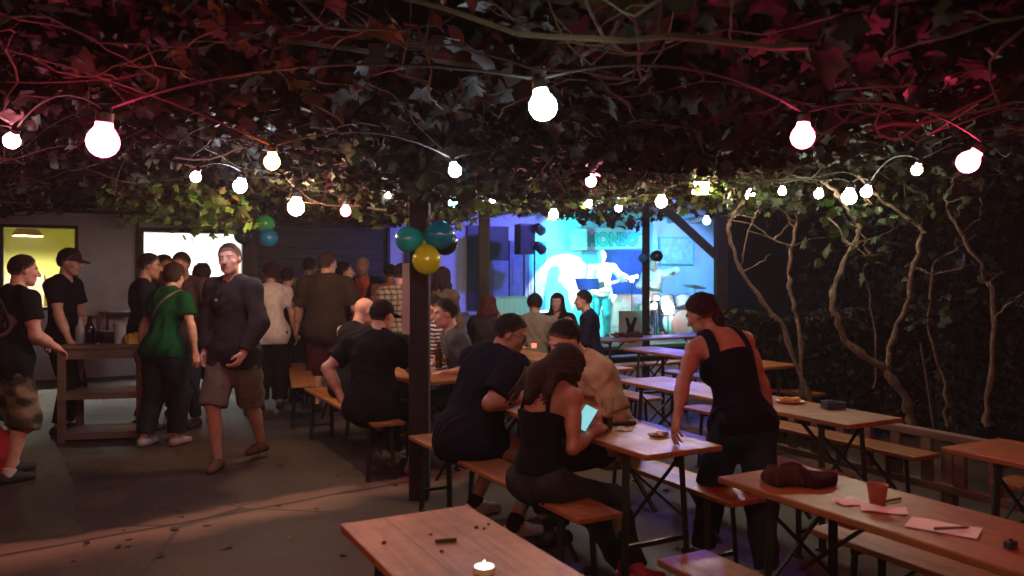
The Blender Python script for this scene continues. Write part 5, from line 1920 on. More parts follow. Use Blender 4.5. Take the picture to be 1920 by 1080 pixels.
# lamps on the stage floor by the drums
def floor_lamp(loc, r, col, stg, label):
    root = tag(empty("floor_light", loc), label, "lamp", "small bright lamps on the stage floor")
    m = MB(); m.lathe([(0.01, -r), (r * .7, -r * .7), (r, 0), (r * .7, r * .7), (0.01, r)], 14); m.build("lens", mat_emit(label[:18].replace(' ', '_'), col, stg), root, smooth=True)
    m = MB(); m.lathe([(r * 1.1, -r * 1.25), (r * 1.1, -r * 1.05), (r * 0.5, -r * .98)], 14); m.tube([(0, 0, -r * 1.2), (0, 0, -(loc.z - 0.36))], 0.012, 6); m.build("stand", M['black'], root)
floor_lamp(bw(11.11, 1.95, 0) + Vector((0, 0, 0.98)), 0.12, (1.0, 0.55, 0.60), 60, "big pinkish white lamp glaring in front of the drums")
floor_lamp(bw(10.86, 1.85, 0) + Vector((0, 0, 1.02)), 0.055, (0.7, 1.0, 0.8), 60, "small greenish white lamp left of the drums")
floor_lamp(bw(10.95, 1.8, 0) + Vector((0, 0, 1.17)), 0.04, (0.9, 0.95, 1.0), 60, "small white lamp above the greenish one")
floor_lamp(bw(10.80, 1.2, 0) + Vector((0, 0, 1.52)), 0.045, (0.85, 1.0, 1.0), 60, "small white lamp right of the guitarist")
floor_lamp(bw(9.84, 1.28, 0) + Vector((0, 0, 1.33)), 0.045, (0.85, 1.0, 1.0), 60, "small white lamp below the guitar")

# ------------------------------------------------------------------ standing tables with shelves on the left
def bar_table(px, d, w, dp, z, rz, label):
    root = tag(empty("standing_table", gnd(px, d), rz), label, "table")
    m = MB(); m.box(-w / 2, w / 2, -dp / 2, dp / 2, z - 0.035, z); m.build("tabletop", M['crate'], root, bevel=0.005)
    for sx in (-1, 1):
        for sy in (-1, 1):
            x, y = sx * (w / 2 - 0.04), sy * (dp / 2 - 0.04)
            m = MB(); m.box(x - 0.032, x + 0.032, y - 0.032, y + 0.032, 0, z - 0.036); m.build("leg", M['crate'], root, bevel=0.004)
    for zz, nm in ((z - 0.13, "apron"), (0.44, "shelf"), (0.06, "shelf")):
        m = MB()
        if nm == "apron":
            m.box(-w / 2 + .072, w / 2 - .072, -dp / 2 + .01, -dp / 2 + .03, zz, zz + 0.09); m.build(nm, M['crate'], root); m = MB(); m.box(-w / 2 + .072, w / 2 - .072, dp / 2 - .03, dp / 2 - .01, zz, zz + 0.09)
        else:
            m.box(-w / 2 + .01, w / 2 - .01, -dp / 2 + .075, dp / 2 - .075, zz, zz + 0.022); m.box(-w / 2 + .072, w / 2 - .072, -dp / 2 + .012, -dp / 2 + .034, zz - 0.03, zz + 0.03)
        m.build(nm, M['crate'], root)
    return root


bar_table(205, 8.0, 0.78, 0.62, 0.93, math.radians(12), "rough wooden standing table with shelves and bottles at the left")
bar_table(705, 10.4, 0.9, 0.6, 1.12, ANG_V, "high standing table with glasses in front of the grey haired man")


def bottle(p, label, col=(0.03, 0.06, 0.02), r=0.034, h=0.25, glass=False, label_c=None, cap=True):
    m = MB()
    m.lathe([(r * 0.9, 0), (r, 0.008), (r, h * 0.58), (r * 0.8, h * 0.66), (r * 0.42, h * 0.78), (r * 0.38, h * 0.97), (r * 0.42, h)], 14)
    o = m.build("bottle", M['glass'] if glass else mat_plain('bottle_glass', col, 0.1, bump=0, noise=0.05), None, p, smooth=True, angle=50)
    tag(o, label, "bottle")
    if label_c:
        m = MB(); m.lathe([(r * 1.02, h * 0.14), (r * 1.02, h * 0.48)], 14); m.f = m.f[:-2]; m.build("paper_label", mat_plain('bottle_label', label_c, 0.7, bump=0), o, smooth=True)
    return o


def glass(p, label, r=0.036, h=0.15, fill=0.5, beer=(0.30, 0.10, 0.012), gname="glass"):
    m = MB()
    m.lathe([(r * 0.8, 0), (r, h), (r * 0.95, h), (r * 0.77, 0.008)], 18); m.f = m.f[:-1]
    o = m.build("drinking_glass", M['glass'], None, p, smooth=True, angle=40)
    if fill:
        m = MB(); m.lathe([(r * 0.76, 0.009), (r * (0.76 + 0.18 * fill), h * fill)], 18)
        k = NT('drink'); k.set(Base_Color=beer, Roughness=0.1, Transmission_Weight=0.5, IOR=1.33)
        m.build("drink", k.m, o, smooth=True, angle=40)
    tag(o, label, "glass")
    return o


tz = 0.932
bottle(gnd(150, 7.9, tz), "grey bottle at the left corner of the rough standing table", (0.25, 0.25, 0.26), 0.045, 0.26)
bottle(gnd(168, 7.95, tz), "black bottle right beside the grey bottle on the rough standing table", (0.012, 0.01, 0.012), 0.05, 0.27)
glass(gnd(186, 7.9, tz), "dark glass with reddish drink between bottle and bowl", 0.04, 0.15, 0.8, (0.2, 0.02, 0.02))
m = MB(); m.lathe([(0.06, 0), (0.11, 0.05), (0.13, 0.10), (0.115, 0.10), (0.09, 0.05), (0.03, 0.015)], 20)
tag(m.build("bowl", mat_plain('dark_bowl', (0.05, 0.025, 0.02), 0.4), None, gnd(207, 8.05, tz), smooth=True, angle=50), "dark bowl standing on the rough standing table", "bowl")
m = MB(); m.lathe([(0.05, 0), (0.055, 0.12), (0.06, 0.20), (0.045, 0.205), (0.04, 0.02)], 16)
tag(m.build("cup", mat_plain('grey_cup', (0.35, 0.35, 0.35), 0.4), None, gnd(225, 7.9, tz), smooth=True, angle=50), "grey beaker next to the woman in green on the standing table", "cup")
m = MB()
for i in range(7):
    a = i * 0.9; m.tube([(0.03 * math.cos(a), 0.03 * math.sin(a), 0.01), (0.06 * math.cos(a + .5), 0.06 * math.sin(a + .5), 0.05 + 0.01 * i)], [0.03, 0.02], 7)
tag(m.build("flower_arrangement", mat_plain('yellow_petals', (0.5, 0.33, 0.05), 0.7, noise=0.5), None, gnd(247, 7.85, tz), smooth=True), "small yellowish flower arrangement on the rough standing table", "flowers")
m = MB(); m.tube([(0, 0, 0), (0.02, 0, 0.26), (-0.10, 0, 0.22)], [0.028, 0.02, 0.012], 8); m.lathe([(0.05, 0), (0.05, 0.02), (0.01, 0.03)], 12)
tag(m.build("beer_tap", mat_plain('red_brown_metal', (0.10, 0.03, 0.03), 0.4), None, gnd(182, 8.15, tz), smooth=True), "angled red brown tap standing behind the bottles", "tap")
m = MB(); m.box(-0.16, 0.16, -0.1, 0.1, 0, 0.012)
tag(m.build("serving_tray", mat_plain('white_tray', (0.75, 0.76, 0.78), 0.3), None, bw(1.62, 0.35, 1.04), ANG_V, bevel=0.004), "white tray on the narrow shelf below the white window", "tray")
m = MB(); m.box(1.35, 1.95, -0.55, -0.003, 1.0, 1.035); m.bar((1.45, -0.02, 0.75), (1.45, -0.45, 1.0), 0.04); m.bar((1.85, -0.02, 0.75), (1.85, -0.45, 1.0), 0.04); m.build("wall_shelf", M['crate'], b)
for i, (px, dd, hh, lab) in enumerate(((694, 10.25, .2, "tall glass at the left end of the high standing table"), (716, 10.2, .15, "short glass in the middle of the high standing table"), (729, 10.4, .17, "glass at the right end of the high standing table"))):
    glass(gnd(px, dd, 1.122), lab, 0.04, hh, 0.5, (0.5, 0.35, 0.15))
# red bag on the ground beside the camouflage shorts
m = Field(0.05)
m.ell((0, 0, 0.19), (0.20, 0.13, 0.20)); m.ell((0.05, 0.0, 0.30), (0.12, 0.10, 0.12)); m.cut(lambda X, Y, Z: 0.0 - Z + 0 * X + 0 * Y)
v_, f_ = m.mesh(0.012, wob(5, 0.02, 20))
me = mesh_np("shoulder_bag", v_, f_)
bg_ = link("shoulder_bag", me, mat_plain('red_fabric', (0.35, 0.02, 0.025), 0.8), None, gnd(-22, 6.2, 0.0))
tag(bg_, "slumped red bag on the ground at the left edge", "bag")
hm = MB(); hm.tube([(-0.1, 0, 0.34), (-0.06, 0, 0.46), (0.06, 0, 0.47), (0.12, 0, 0.38)], 0.012, 6); hm.build("handle", bg_.data.materials[0], bg_, smooth=True)
# notice on the main post
m = MB(); m.box(-0.026, 0.026, -0.002, 0.002, -0.25, 0.25)
tag(m.build("paper_notice", mat_plain('pinkish_paper', (0.34, 0.29, 0.29), 0.8, noise=0.05, bump=0), None, at(762, 560, 5.66) + Vector((0.0, -0.02, 0))), "long pale strip of paper stuck to the main post's left edge", "paper")

# ------------------------------------------------------------------ small things on the tables
TZ = 0.7705
def flat(px, py, z=0.7705):
    d = (EYE - z) * FPX / (py - HY)
    return gnd(px, d, z)


def paper(px, py, w, h, rz, label, fold=0.0, m_=None):
    mb = MB()
    n = 8
    vs, fs = [], []
    for j in (0, 1):
        for i in range(n + 1):
            x = -w / 2 + w * i / n
            for y in (-h / 2, h / 2):
                vs.append((x, y, 0.002 + fold * (math.sin(i * 0.9) * 0.5 + 0.5) * (1 if y > 0 else 0.4) + 0.001 * j))
    for i in range(n):
        a = i * 2
        fs.append((a, a + 1, a + 3, a + 2))
        c = (n + 1) * 2 + a
        fs.append((c, c + 2, c + 3, c + 1))
    mb.add(vs, fs)
    return tag(mb.build("paper_sheet", m_ or M['white'], None, flat(px, py), rz, smooth=True), label, "paper")


paper(1590, 943, 0.085, 0.075, 0.3, "small torn white paper left of the cup on the right foreground table", 0.008)
paper(1657, 958, 0.15, 0.07, -0.35, "narrow folded white paper below the cup on the right foreground table", 0.010)
paper(1768, 991, 0.21, 0.125, -0.65, "biggest white sheet with a pen lying on it", 0.004)
m = MB(); m.tube([(-0.06, 0, 0), (0.045, 0, 0), (0.06, 0, 0)], [0.005, 0.005, 0.002], 8)
tag(m.build("pen", mat_plain('dark_red_pen', (0.10, 0.03, 0.025), 0.4), None, flat(1785, 997) + Vector((0, 0, 0.012)), 0.1, smooth=True), "dark red pen lying on the biggest white sheet", "pen")
m = MB(); m.tube([(-0.05, 0, 0), (0.05, 0, 0)], 0.005, 8)
tag(m.build("pen", mat_plain('brown_pen', (0.10, 0.04, 0.025), 0.4), None, flat(1672, 941) + Vector((0, 0, 0.006)), 0.5, smooth=True), "brown pen lying behind the cup", "pen")
m = MB(); m.lathe([(0.024, 0), (0.026, 0.003), (0.036, 0.068), (0.038, 0.072), (0.034, 0.07), (0.024, 0.006)], 20)
tag(m.build("cup", mat_plain('terracotta_cup', (0.35, 0.10, 0.06), 0.5), None, flat(1645, 945), smooth=True, angle=50), "small reddish brown cup standing on the right foreground table", "cup")
m = MB(); m.box(-0.018, 0.018, -0.012, 0.012, 0, 0.022); m.tube([(0, 0, .022), (0, 0, .03)], 0.006)
tag(m.build("lighter", mat_plain('blue_black_plastic', (0.02, 0.025, 0.05), 0.3), None, flat(1895, 1028), 0.4, bevel=0.004), "small blue black lighter at the right end of the foreground table", "lighter")


def cloth_lump(px, py, r3, label, c, seed):
    F_ = Field(0.05)
    F_.ell((0, 0, r3[2] * .45), r3); F_.ell((r3[0] * .5, 0.02, r3[2] * .4), (r3[0] * .6, r3[1] * .8, r3[2] * .8)); F_.ell((-r3[0] * .45, -.01, r3[2] * .5), (r3[0] * .55, r3[1] * .75, r3[2] * .8))
    F_.cut(lambda X, Y, Z: 0.001 - Z + 0 * X + 0 * Y)
    v, f = F_.mesh(0.007, wob(seed, 0.016, 45))
    me = mesh_np("woollen_hat", v, f)
    vcol(me, np.repeat(np.array([c]), len(v), 0) * (0.8 + 0.4 * np.sin(v[:, :1] * 120) ** 2))
    tag(link("woollen_hat", me, M['cloth'], None, flat(px, py)), label, "hat")


cloth_lump(1475, 905, (0.09, 0.068, 0.042), "crumpled brown knitted hat behind the dark one on the foreground table", (0.05, 0.026, 0.022), 3)
cloth_lump(1525, 908, (0.075, 0.06, 0.034), "dark purple crumpled cloth hat next to the brown one", (0.030, 0.011, 0.015), 4)
# tea light and pencil on the nearest table
tl = tag(MB().lathe([(0.029, 0), (0.030, 0.010), (0.030, 0.018), (0.0275, 0.018), (0.0265, 0.012)], 20).build("tea_light", mat_plain('white_wax_cup', (0.8, 0.78, 0.72), 0.4, bump=0), None, flat(908, 1073), smooth=True, angle=40), "white tea light burning on the nearest table", "candle")
m = MB(); m.lathe([(0.0255, 0.0125), (0.0255, 0.0150)], 18); m.build("wax", mat_emit('glowing_wax', (1.0, 0.86, 0.72), 5.0), tl)
m = MB(); m.lathe([(0.002, 0.015), (0.0045, 0.019), (0.002, 0.028), (0.0003, 0.034)], 8); m.build("flame", mat_emit('flame', (1.0, 0.7, 0.35), 20), tl, smooth=True)
m = MB(); m.tube([(-0.033, 0, 0), (0.033, 0, 0)], 0.006, 8)
tag(m.build("cigar", mat_plain('cigar_brown', (0.045, 0.015, 0.012), 0.7), None, flat(836, 1017) + Vector((0, 0, 0.006)), 0.25, smooth=True), "short dark brown cigar lying on the nearest table", "cigar")
for i, (px, py, s_) in enumerate(((893, 990, .008), (908, 992, .006), (720, 1019, .008), (808, 1003, .006), (828, 1035, .007), (916, 984, .006))):
    m = MB(); m.lathe([(s_ * .7, 0), (s_, s_ * .4), (s_ * .4, s_ * .9)], 7)
    tag(m.build("seed_shell", mat_plain('seed_brown', (0.05, 0.02, 0.015), 0.8), None, flat(px, py)), "tiny dark brown nut shell crumb on the nearest table", "crumb", "nut shell crumbs on the nearest table")
# central table
glass(flat(1139, 806), "tall beer glass half full of amber beer beside the phone", 0.034, 0.17, 0.42)
m = MB(); m.tube([(-0.075, 0, 0.008), (-0.02, 0.005, 0.010), (0.03, -.005, 0.012), (0.075, 0, 0.010)], [0.008, 0.014, 0.02, 0.012], 8)
tag(m.build("glasses_case", mat_plain('black_case', (0.012, 0.012, 0.018), 0.4), None, flat(1168, 797), 0.25, smooth=True), "black slim case lying behind the beer glass", "case")
paper(1172, 807, 0.085, 0.06, -0.2, "crumpled pale napkin in front of the black case", 0.016)
F_ = Field(0.01); F_.ell((0, 0, 0.01), (0.045, 0.03, 0.016)); F_.cut(lambda X, Y, Z: 0.001 - Z + 0 * X + 0 * Y)
v, f = F_.mesh(0.004, wob(9, 0.012, 160))
me = mesh_np("foil_wrapper", v, f)
tag(link("foil_wrapper", me, M['chrome'], None, flat(1235, 818)), "crumpled shiny foil by the leaning woman's hand", "foil")
bottle(gnd(972, 5.35, 0.7705), "clear water bottle with white label between the two men's heads", (0.1, 0.12, 0.2), 0.038, 0.29, True, (0.55, 0.55, 0.55))
# plate with food and ashtray on the orange table
m = MB(); m.lathe([(0.06, 0), (0.09, 0.012), (0.092, 0.015), (0.06, 0.006)], 22)
plt = tag(m.build("plate", mat_plain('cream_plate', (0.7, 0.6, 0.4), 0.4, bump=0), None, flat(1481, 755), smooth=True, angle=50), "plate of yellow food on the bright orange table", "plate")
F_ = Field(0.01)
for i in range(5): F_.ell((-0.05 + 0.025 * i, 0.01 * math.sin(i * 2), 0.022), (0.02, 0.025, 0.016))
v, f = F_.mesh(0.006, wob(12, 0.004, 90)); me = mesh_np("food", v, f); link("food", me, mat_plain('yellow_food', (0.6, 0.36, 0.09), 0.6), plt)
m = MB()
for (x0, x1, y0, y1) in ((-.06, .06, -.045, -.035), (-.06, .06, .035, .045), (-.06, -.05, -.035, .035), (.05, .06, -.035, .035)): m.box(x0, x1, y0, y1, 0.004, 0.045)
m.box(-.06, .06, -.045, .045, 0, 0.004)
tag(m.build("ashtray", mat_plain('dark_blue_plastic', (0.02, 0.045, 0.10), 0.35), None, flat(1562, 766), 0.1, bevel=0.004), "square dark blue ashtray on the bright orange table", "ashtray")
# candle and packet on the middle table
cd = tag(MB().lathe([(0.03, 0), (0.033, 0.045), (0.03, 0.05)], 16).build("candle_glass", mat_emit('red_candle', (1.0, 0.10, 0.04), 1.0), None, flat(1001, 652), smooth=True), "small red glowing candle glass on the middle table", "candle")
m = MB(); m.box(-0.075, 0.075, -0.045, 0.045, 0, 0.022)
tag(m.build("tissue_packet", M['white'], None, flat(976, 652), 0.2, bevel=0.006), "white packet beside the red candle glass", "packet")
# decorations on the crosswise table
for i, (px, lab) in enumerate(((1165, "reddish flower decoration lying left on the crosswise table"), (1190, "dark leafy decoration lying right on the crosswise table"))):
    dd = 10.75 + i * 0.1
    p_, s_, c_ = [], [], []
    for k in range(40):
        p_.append((rnd.gauss(0, .07), rnd.gauss(0, .04), abs(rnd.gauss(.03, .02)))); s_.append(.05); c_.append((0.2, 0.05, 0.06) if k % 2 else (0.06, 0.08, 0.04))
    tag(link("table_decoration", leaves_mesh("table_decoration", p_, s_, c_, 0.8, 50 + i), M['leaf'], None, gnd(px, dd, 0.772)), lab, "decoration")
glass(gnd(1075, 10.1, 0.7705), "white lit glass between the man in navy and the long haired woman", 0.04, 0.14, 0.6, (0.6, 0.6, 0.55))
# ------------------------------------------------------------------ people
DK, BR, BLK, GRY = (0.018, 0.012, 0.010), (0.045, 0.024, 0.015), (0.010, 0.009, 0.010), (0.30, 0.29, 0.28)
TEE_BLACK, JEAN = (0.010, 0.010, 0.013), (0.020, 0.028, 0.045)


def camo(v):
    n = np.sin(v[:, 0] * 31 + 2 * np.sin(v[:, 2] * 23)) + np.sin(v[:, 1] * 27 + 1.7 * np.sin(v[:, 0] * 19 + v[:, 2] * 31)) + np.sin(v[:, 2] * 37)
    c = np.repeat(np.array([(0.10, 0.085, 0.055)]), len(v), 0)
    c[n > 0.7] = (0.19, 0.15, 0.10)
    c[n < -0.6] = (0.035, 0.035, 0.022)
    return c


def backprint(v, k):
    """ring shaped worn print on the back of the shirt"""
    q = (v - k['ch']) @ k['Rc']
    c = np.repeat(np.array([(0.009, 0.011, 0.013)]), len(v), 0)
    r = np.sqrt(q[:, 0] ** 2 + (q[:, 2] + 0.03) ** 2)
    bk = q[:, 1] < 0
    c[bk & (np.abs(r - 0.150) < 0.012)] = (0.13, 0.12, 0.13)
    inn = bk & (r < 0.12)
    n = np.sin(q[:, 0] * 70) + np.sin(q[:, 2] * 60 + 3 * q[:, 0] * 20) + np.sin(q[:, 0] * 35 - q[:, 2] * 50)
    c[inn & (n > 1.0)] = (0.10, 0.08, 0.07)
    c[inn & (n < -1.2)] = (0.10, 0.07, 0.02)
    return c


def stripes(v, k):
    q = (v - k['ch']) @ k['Rc']
    c = np.repeat(np.array([(0.55, 0.52, 0.55)]), len(v), 0)
    c[np.sin(q[:, 2] * 170) > -0.1] = (0.016, 0.016, 0.035)
    return c


def plaid(v, k):
    q = (v - k['ch']) @ k['Rc']
    c = np.repeat(np.array([(0.26, 0.23, 0.17)]), len(v), 0)
    a, b_ = np.sin(q[:, 2] * 105), np.sin((q[:, 0] + 0.5 * q[:, 1]) * 105)
    c *= np.where(a > 0.55, 0.30, 1.0)[:, None] * np.where(b_ > 0.6, 0.45, 1.0)[:, None]
    return c


def jacket(v, k):
    q = (v - k['ch']) @ k['Rc']
    c = np.repeat(np.array([(0.012, 0.012, 0.016)]), len(v), 0)
    z = q[:, 2] + 0.10
    c[(q[:, 1] > 0.02) & (z > 0) & (np.abs(q[:, 0]) < 0.03 + z * 0.30) & (np.abs(q[:, 0]) < 0.10)] = (0.62, 0.13, 0.055)
    return c


def logo(v, k):
    q = (v - k['ch']) @ k['Rc']
    c = np.repeat(np.array([(0.030, 0.025, 0.026)]), len(v), 0)
    c[(q[:, 1] > 0) & (np.abs(q[:, 0] - 0.075) < 0.018) & (np.abs(q[:, 2] - 0.055) < 0.009)] = (0.5, 0.48, 0.46)
    return c


def badge(v, k):
    q = (v - k['ch']) @ k['Rc']
    c = np.repeat(np.array([(0.060, 0.040, 0.033)]), len(v), 0)
    c[(q[:, 1] > 0) & (np.abs(q[:, 0] + 0.01) < 0.010) & (np.abs(q[:, 2] - 0.05) < 0.010)] = (0.6, 0.5, 0.4)
    return c


def two_sleeve(v, k):
    q = (v - k['ch']) @ k['Rc']
    c = np.repeat(np.array([(0.014, 0.013, 0.016)]), len(v), 0)
    n = np.sin(q[:, 1] * 60 + q[:, 2] * 40) + np.sin(q[:, 2] * 75)
    sl = q[:, 0] < -0.165
    c[sl] = (0.36, 0.34, 0.34)
    c[sl & (n < -0.6)] = (0.16, 0.15, 0.16)
    return c


def strapped(v, k):
    q = (v - k['ch']) @ k['Rc']
    c = np.repeat(np.array([(0.005, 0.055, 0.018)]), len(v), 0)
    c[(q[:, 1] < 0.03) & (np.abs(q[:, 0] * 0.8 - q[:, 2] * 0.62 + 0.01) < 0.011)] = (0.20, 0.15, 0.11)
    return c


def glasses(o, k):
    m = MB()
    for q in (-1, 1):
        m.tube([k['hc'] + k['Rh'] @ np.array([q * 0.033 + 0.021 * math.cos(a), 0.102 - 0.010 * abs(math.cos(a)), 0.004 + 0.017 * math.sin(a)]) * k['s'] for a in [2 * math.pi * i / 14 for i in range(15)]], 0.0022, 5)
        m.tube([k['hc'] + k['Rh'] @ np.array(p) * k['s'] for p in ((q * 0.055, 0.094, 0.008), (q * 0.080, 0.05, 0.010), (q * 0.082, -0.01, 0.006))], 0.0022, 5)
    m.tube([k['hc'] + k['Rh'] @ np.array(p) * k['s'] for p in ((-0.012, 0.103, 0.008), (0.012, 0.103, 0.008))], 0.002, 5)
    m.build("glasses", M['black'], o, smooth=True)


GL, GM = "people standing at the tables on the left", "people sitting at the beer tables"
# far left
person("man in black tee with ring print on his back and camouflage shorts at left edge", 14, 6.3, -34, H=1.78, g=1.12, lean=9, head=(-10, 8, 0), R=at(106, 652, 6.45), Rh=(0.6, -1, 0),
       L=at(60, 640, 6.6), top=dict(c=backprint, sleeve=0.30, hem=-0.16, loose=0.03), legs=dict(name="shorts", c=camo, cut=0.58, inf=0.025, wide=0.03), feet=[(-0.14, 0.10, 0), (0.16, -0.06, 0)],
       shoes=dict(c=(0.012, 0.012, 0.014)), socks=dict(c=(0.5, 0.48, 0.46), h=0.03), hair=dict(c=DK, th=0.004), group=None, res=0.009)
person("young man in black tee and cap seen in profile before the yellow window", 116, 8.1, -88, H=1.88, lean=4, head=(-4, 10, 0), R=(0.24, 0.20, 0.95), top=dict(c=TEE_BLACK, sleeve=0.30, hem=-0.16, loose=0.03),
       legs=dict(c=(0.012, 0.012, 0.016)), shoes=dict(c=(0.01, 0.01, 0.01)), hair=dict(c=DK, th=0.016, back=-0.08), cap=dict(c=(0.05, 0.022, 0.022)))
person("man in dark navy sweater standing in profile left of the white window", 262, 8.3, -62, H=1.84, lean=6, head=(-12, 8, 0), top=dict(c=(0.014, 0.017, 0.028), sleeve=0.95, hem=-0.14), L=at(295, 640, 8.5),
       legs=dict(c=JEAN), shoes=dict(c=BLK), hair=dict(c=DK, th=0.010))
person("dark haired man mostly hidden between two others before the white window", 300, 9.0, -140, H=1.84, lean=6, head=(20, 10, 0), top=dict(c=(0.07, 0.045, 0.035), sleeve=0.3), legs=dict(c=JEAN), shoes=dict(c=BLK), hair=dict(c=DK, th=0.014), skin='tan')
person("smiling bearded man in dark brown shirt looking down before the white window", 350, 8.5, 172, H=1.87, g=1.12, lean=7, head=(4, 20, -4), R=at(352, 578, 8.05), Rc=70, L=at(392, 640, 8.3), top=dict(c=badge, sleeve=0.95, hem=-0.16, loose=0.02),
       legs=dict(c=JEAN), shoes=dict(c=BLK), hair=dict(c=DK, th=0.004, stubble=0.9), skin='tan')
person("woman in green tee and dark trousers seen from behind with bag strap", 303, 7.55, -18, H=1.74, fem=True, lean=16, head=(10, 14, 0), R=at(372, 690, 7.45), Rh=(1, -0.4, 0), L=at(262, 655, 7.8), top=dict(c=strapped, sleeve=0.32, hem=-0.10, inf=0.02, loose=0.03),
       legs=dict(c=(0.014, 0.020, 0.026), inf=0.018, wide=0.02), shoes=dict(c=(0.30, 0.27, 0.27)), feet=[(-0.13, -0.08, 0), (0.13, 0.04, 0)], hair=dict(c=BR, style='short', th=0.018, back=-0.10), res=0.009)
wk, wi = person("man walking forward in charcoal sweatshirt, khaki shorts and brown shoes", 440, 6.7, 163, H=1.875, g=1.0, lean=3, twist=-6, head=(16, 3, 4), L=at(456, 662, 6.45), Lh=(-1, -0.6, -0.2), Lc=55, R=at(385, 660, 6.75), Rh=(0.8, -0.7, -0.2), Rc=50,
       top=dict(c=logo, sleeve=0.96, hem=-0.17, loose=0.03, inf=0.020, fold=0.007, neck=0.062), legs=dict(name="shorts", c=(0.125, 0.098, 0.078), cut=0.50, inf=0.022, wide=0.03),
       feet=[gnd(492, 7.05, 0.0), gnd(408, 6.62, 0)], shoes=dict(c=(0.14, 0.065, 0.038), sole=(0.05, 0.03, 0.022)), toes=(-10, 25), hair=dict(c=DK, th=0.0035, stubble=0.35, line=0.062), res=0.0085)
person("dark haired person with bare legs and white shoes behind the walking man", 376, 8.9, 5, H=1.73, fem=True, lean=3, head=(0, 6, 0), top=dict(c=(0.035, 0.028, 0.028), sleeve=0.9), legs=dict(name="shorts", c=(0.014, 0.013, 0.015), cut=0.5, inf=0.03, wide=0.03), shoes=dict(c=(0.62, 0.55, 0.50)),
       hair=dict(c=DK, th=0.022, back=-0.10), feet=[(-0.16, 0, 0), (0.12, -0.05, 0)])
person("woman in white tee and black trousers seen from behind", 507, 9.6, 14, H=1.76, fem=True, g=1.12, lean=6, head=(20, 10, 6), top=dict(c=(0.62, 0.56, 0.52), sleeve=0.32, hem=-0.16, loose=0.03), legs=dict(c=(0.010, 0.009, 0.011), inf=0.02, wide=0.03), shoes=dict(c=BLK),
       R=(0.30, 0.12, 0.86), hair=dict(c=(0.035, 0.014, 0.014), th=0.020, back=-0.09))
person("person in dark grey jumper behind the woman in white tee", 538, 10.3, -10, H=1.70, top=dict(c=(0.045, 0.038, 0.038), sleeve=0.95), legs=dict(c=JEAN), shoes=dict(c=BLK), hair=dict(c=DK, th=0.012))
person("brown skinned man in pale shirt turned aside before the black shutter", 570, 10.8, -40, H=1.86, lean=8, head=(30, 6, 0), top=dict(c=(0.38, 0.42, 0.38), sleeve=0.5), legs=dict(c=JEAN), shoes=dict(c=BLK), hair=dict(c=BLK, th=0.006), skin='brown')
person("big man in dark olive shirt and maroon shorts seen from behind", 610, 9.45, -6, H=1.88, g=1.36, lean=2, head=(-28, 4, 0), top=dict(c=(0.045, 0.033, 0.022), sleeve=0.42, hem=-0.20, inf=0.03, loose=0.045), legs=dict(name="shorts", c=(0.075, 0.014, 0.020), cut=0.56, inf=0.03, wide=0.04),
       L=(-0.42, 0.18, 0.95), R=at(668, 592, 9.7), shoes=dict(c=BLK), hair=dict(c=(0.05, 0.028, 0.020), th=0.014, back=-0.07))
person("dark haired man in profile right behind the big man's shoulder", 638, 10.2, -70, H=1.78, lean=4, top=dict(c=(0.016, 0.016, 0.02), sleeve=0.9), legs=dict(c=JEAN), shoes=dict(c=BLK), hair=dict(c=BLK, th=0.013, back=-0.08))
person("grey haired man in black jacket over an orange shirt facing the yard", 682, 11.3, 176, H=1.87, lean=2, head=(0, 6, 0), L=(-0.22, 0.25, 1.12), R=(0.22, 0.25, 1.12), top=dict(c=jacket, sleeve=0.96, hem=-0.16), legs=dict(c=JEAN), shoes=dict(c=BLK), hair=dict(c=GRY, th=0.007), skin='tan')
person("black haired man in reddish brown shirt with his back turned at the high table", 734, 10.9, 18, H=1.76, lean=6, head=(10, 8, 0), top=dict(c=(0.26, 0.10, 0.075), sleeve=0.34, loose=0.03), legs=dict(c=JEAN), shoes=dict(c=BLK), hair=dict(c=BLK, th=0.012), skin='tan')
person("man in pale checked shirt half hidden by the balloon post", 752, 8.9, 8, H=1.74, lean=4, head=(-10, 8, 0), top=dict(c=plaid, sleeve=0.9, hem=-0.20, loose=0.03, inf=0.022), legs=dict(c=JEAN), shoes=dict(c=BLK), hair=dict(c=BLK, th=0.012))
person("person with dark curly hair and brown top right behind the yellow balloon", 822, 9.2, -24, H=1.70, fem=True, lean=6, head=(-20, 6, 0), top=dict(c=(0.10, 0.075, 0.06), sleeve=0.9), legs=dict(c=JEAN), shoes=dict(c=BLK), hair=dict(c=(0.02, 0.010, 0.012), style='long', len=0.18, locks=22, th=0.02))

# seated at the table behind the post
person("bald man in black tee with pale patterned sleeve at the table behind the post", 650, 7.45, -50, H=1.80, seat=0.48, lean=14, head=(0, 22, 0), R=at(745, 690, 7.7), L=at(700, 680, 7.9), top=dict(c=two_sleeve, sleeve=0.42, loose=0.03), legs=dict(c=JEAN), shoes=dict(c=BLK), hair=dict(style='bald', c=BR), group=None)
person("man in black cap and black tee seen from behind holding a hand to his mouth", 694, 6.32, -26, H=1.80, g=1.22, seat=0.48, lean=12, head=(-8, 14, 0), R=at(732, 645, 6.56), Rh=(1, 0.1, -1), Rc=75, L=at(640, 745, 6.35), Lh=(-0.9, -0.6, 0.3), Lc=45,
       top=dict(c=TEE_BLACK, sleeve=0.34, hem=-0.13, loose=0.032, inf=0.022), legs=dict(c=(0.012, 0.012, 0.014)), feet=[(-0.05, 0.42, 0), (0.20, 0.30, 0)], shoes=dict(c=(0.22, 0.20, 0.20)), hair=dict(c=DK, th=0.006, back=-0.07), cap=dict(c=(0.022, 0.016, 0.014), hole=True, pc=(0.016, 0.012, 0.012)), res=0.009)
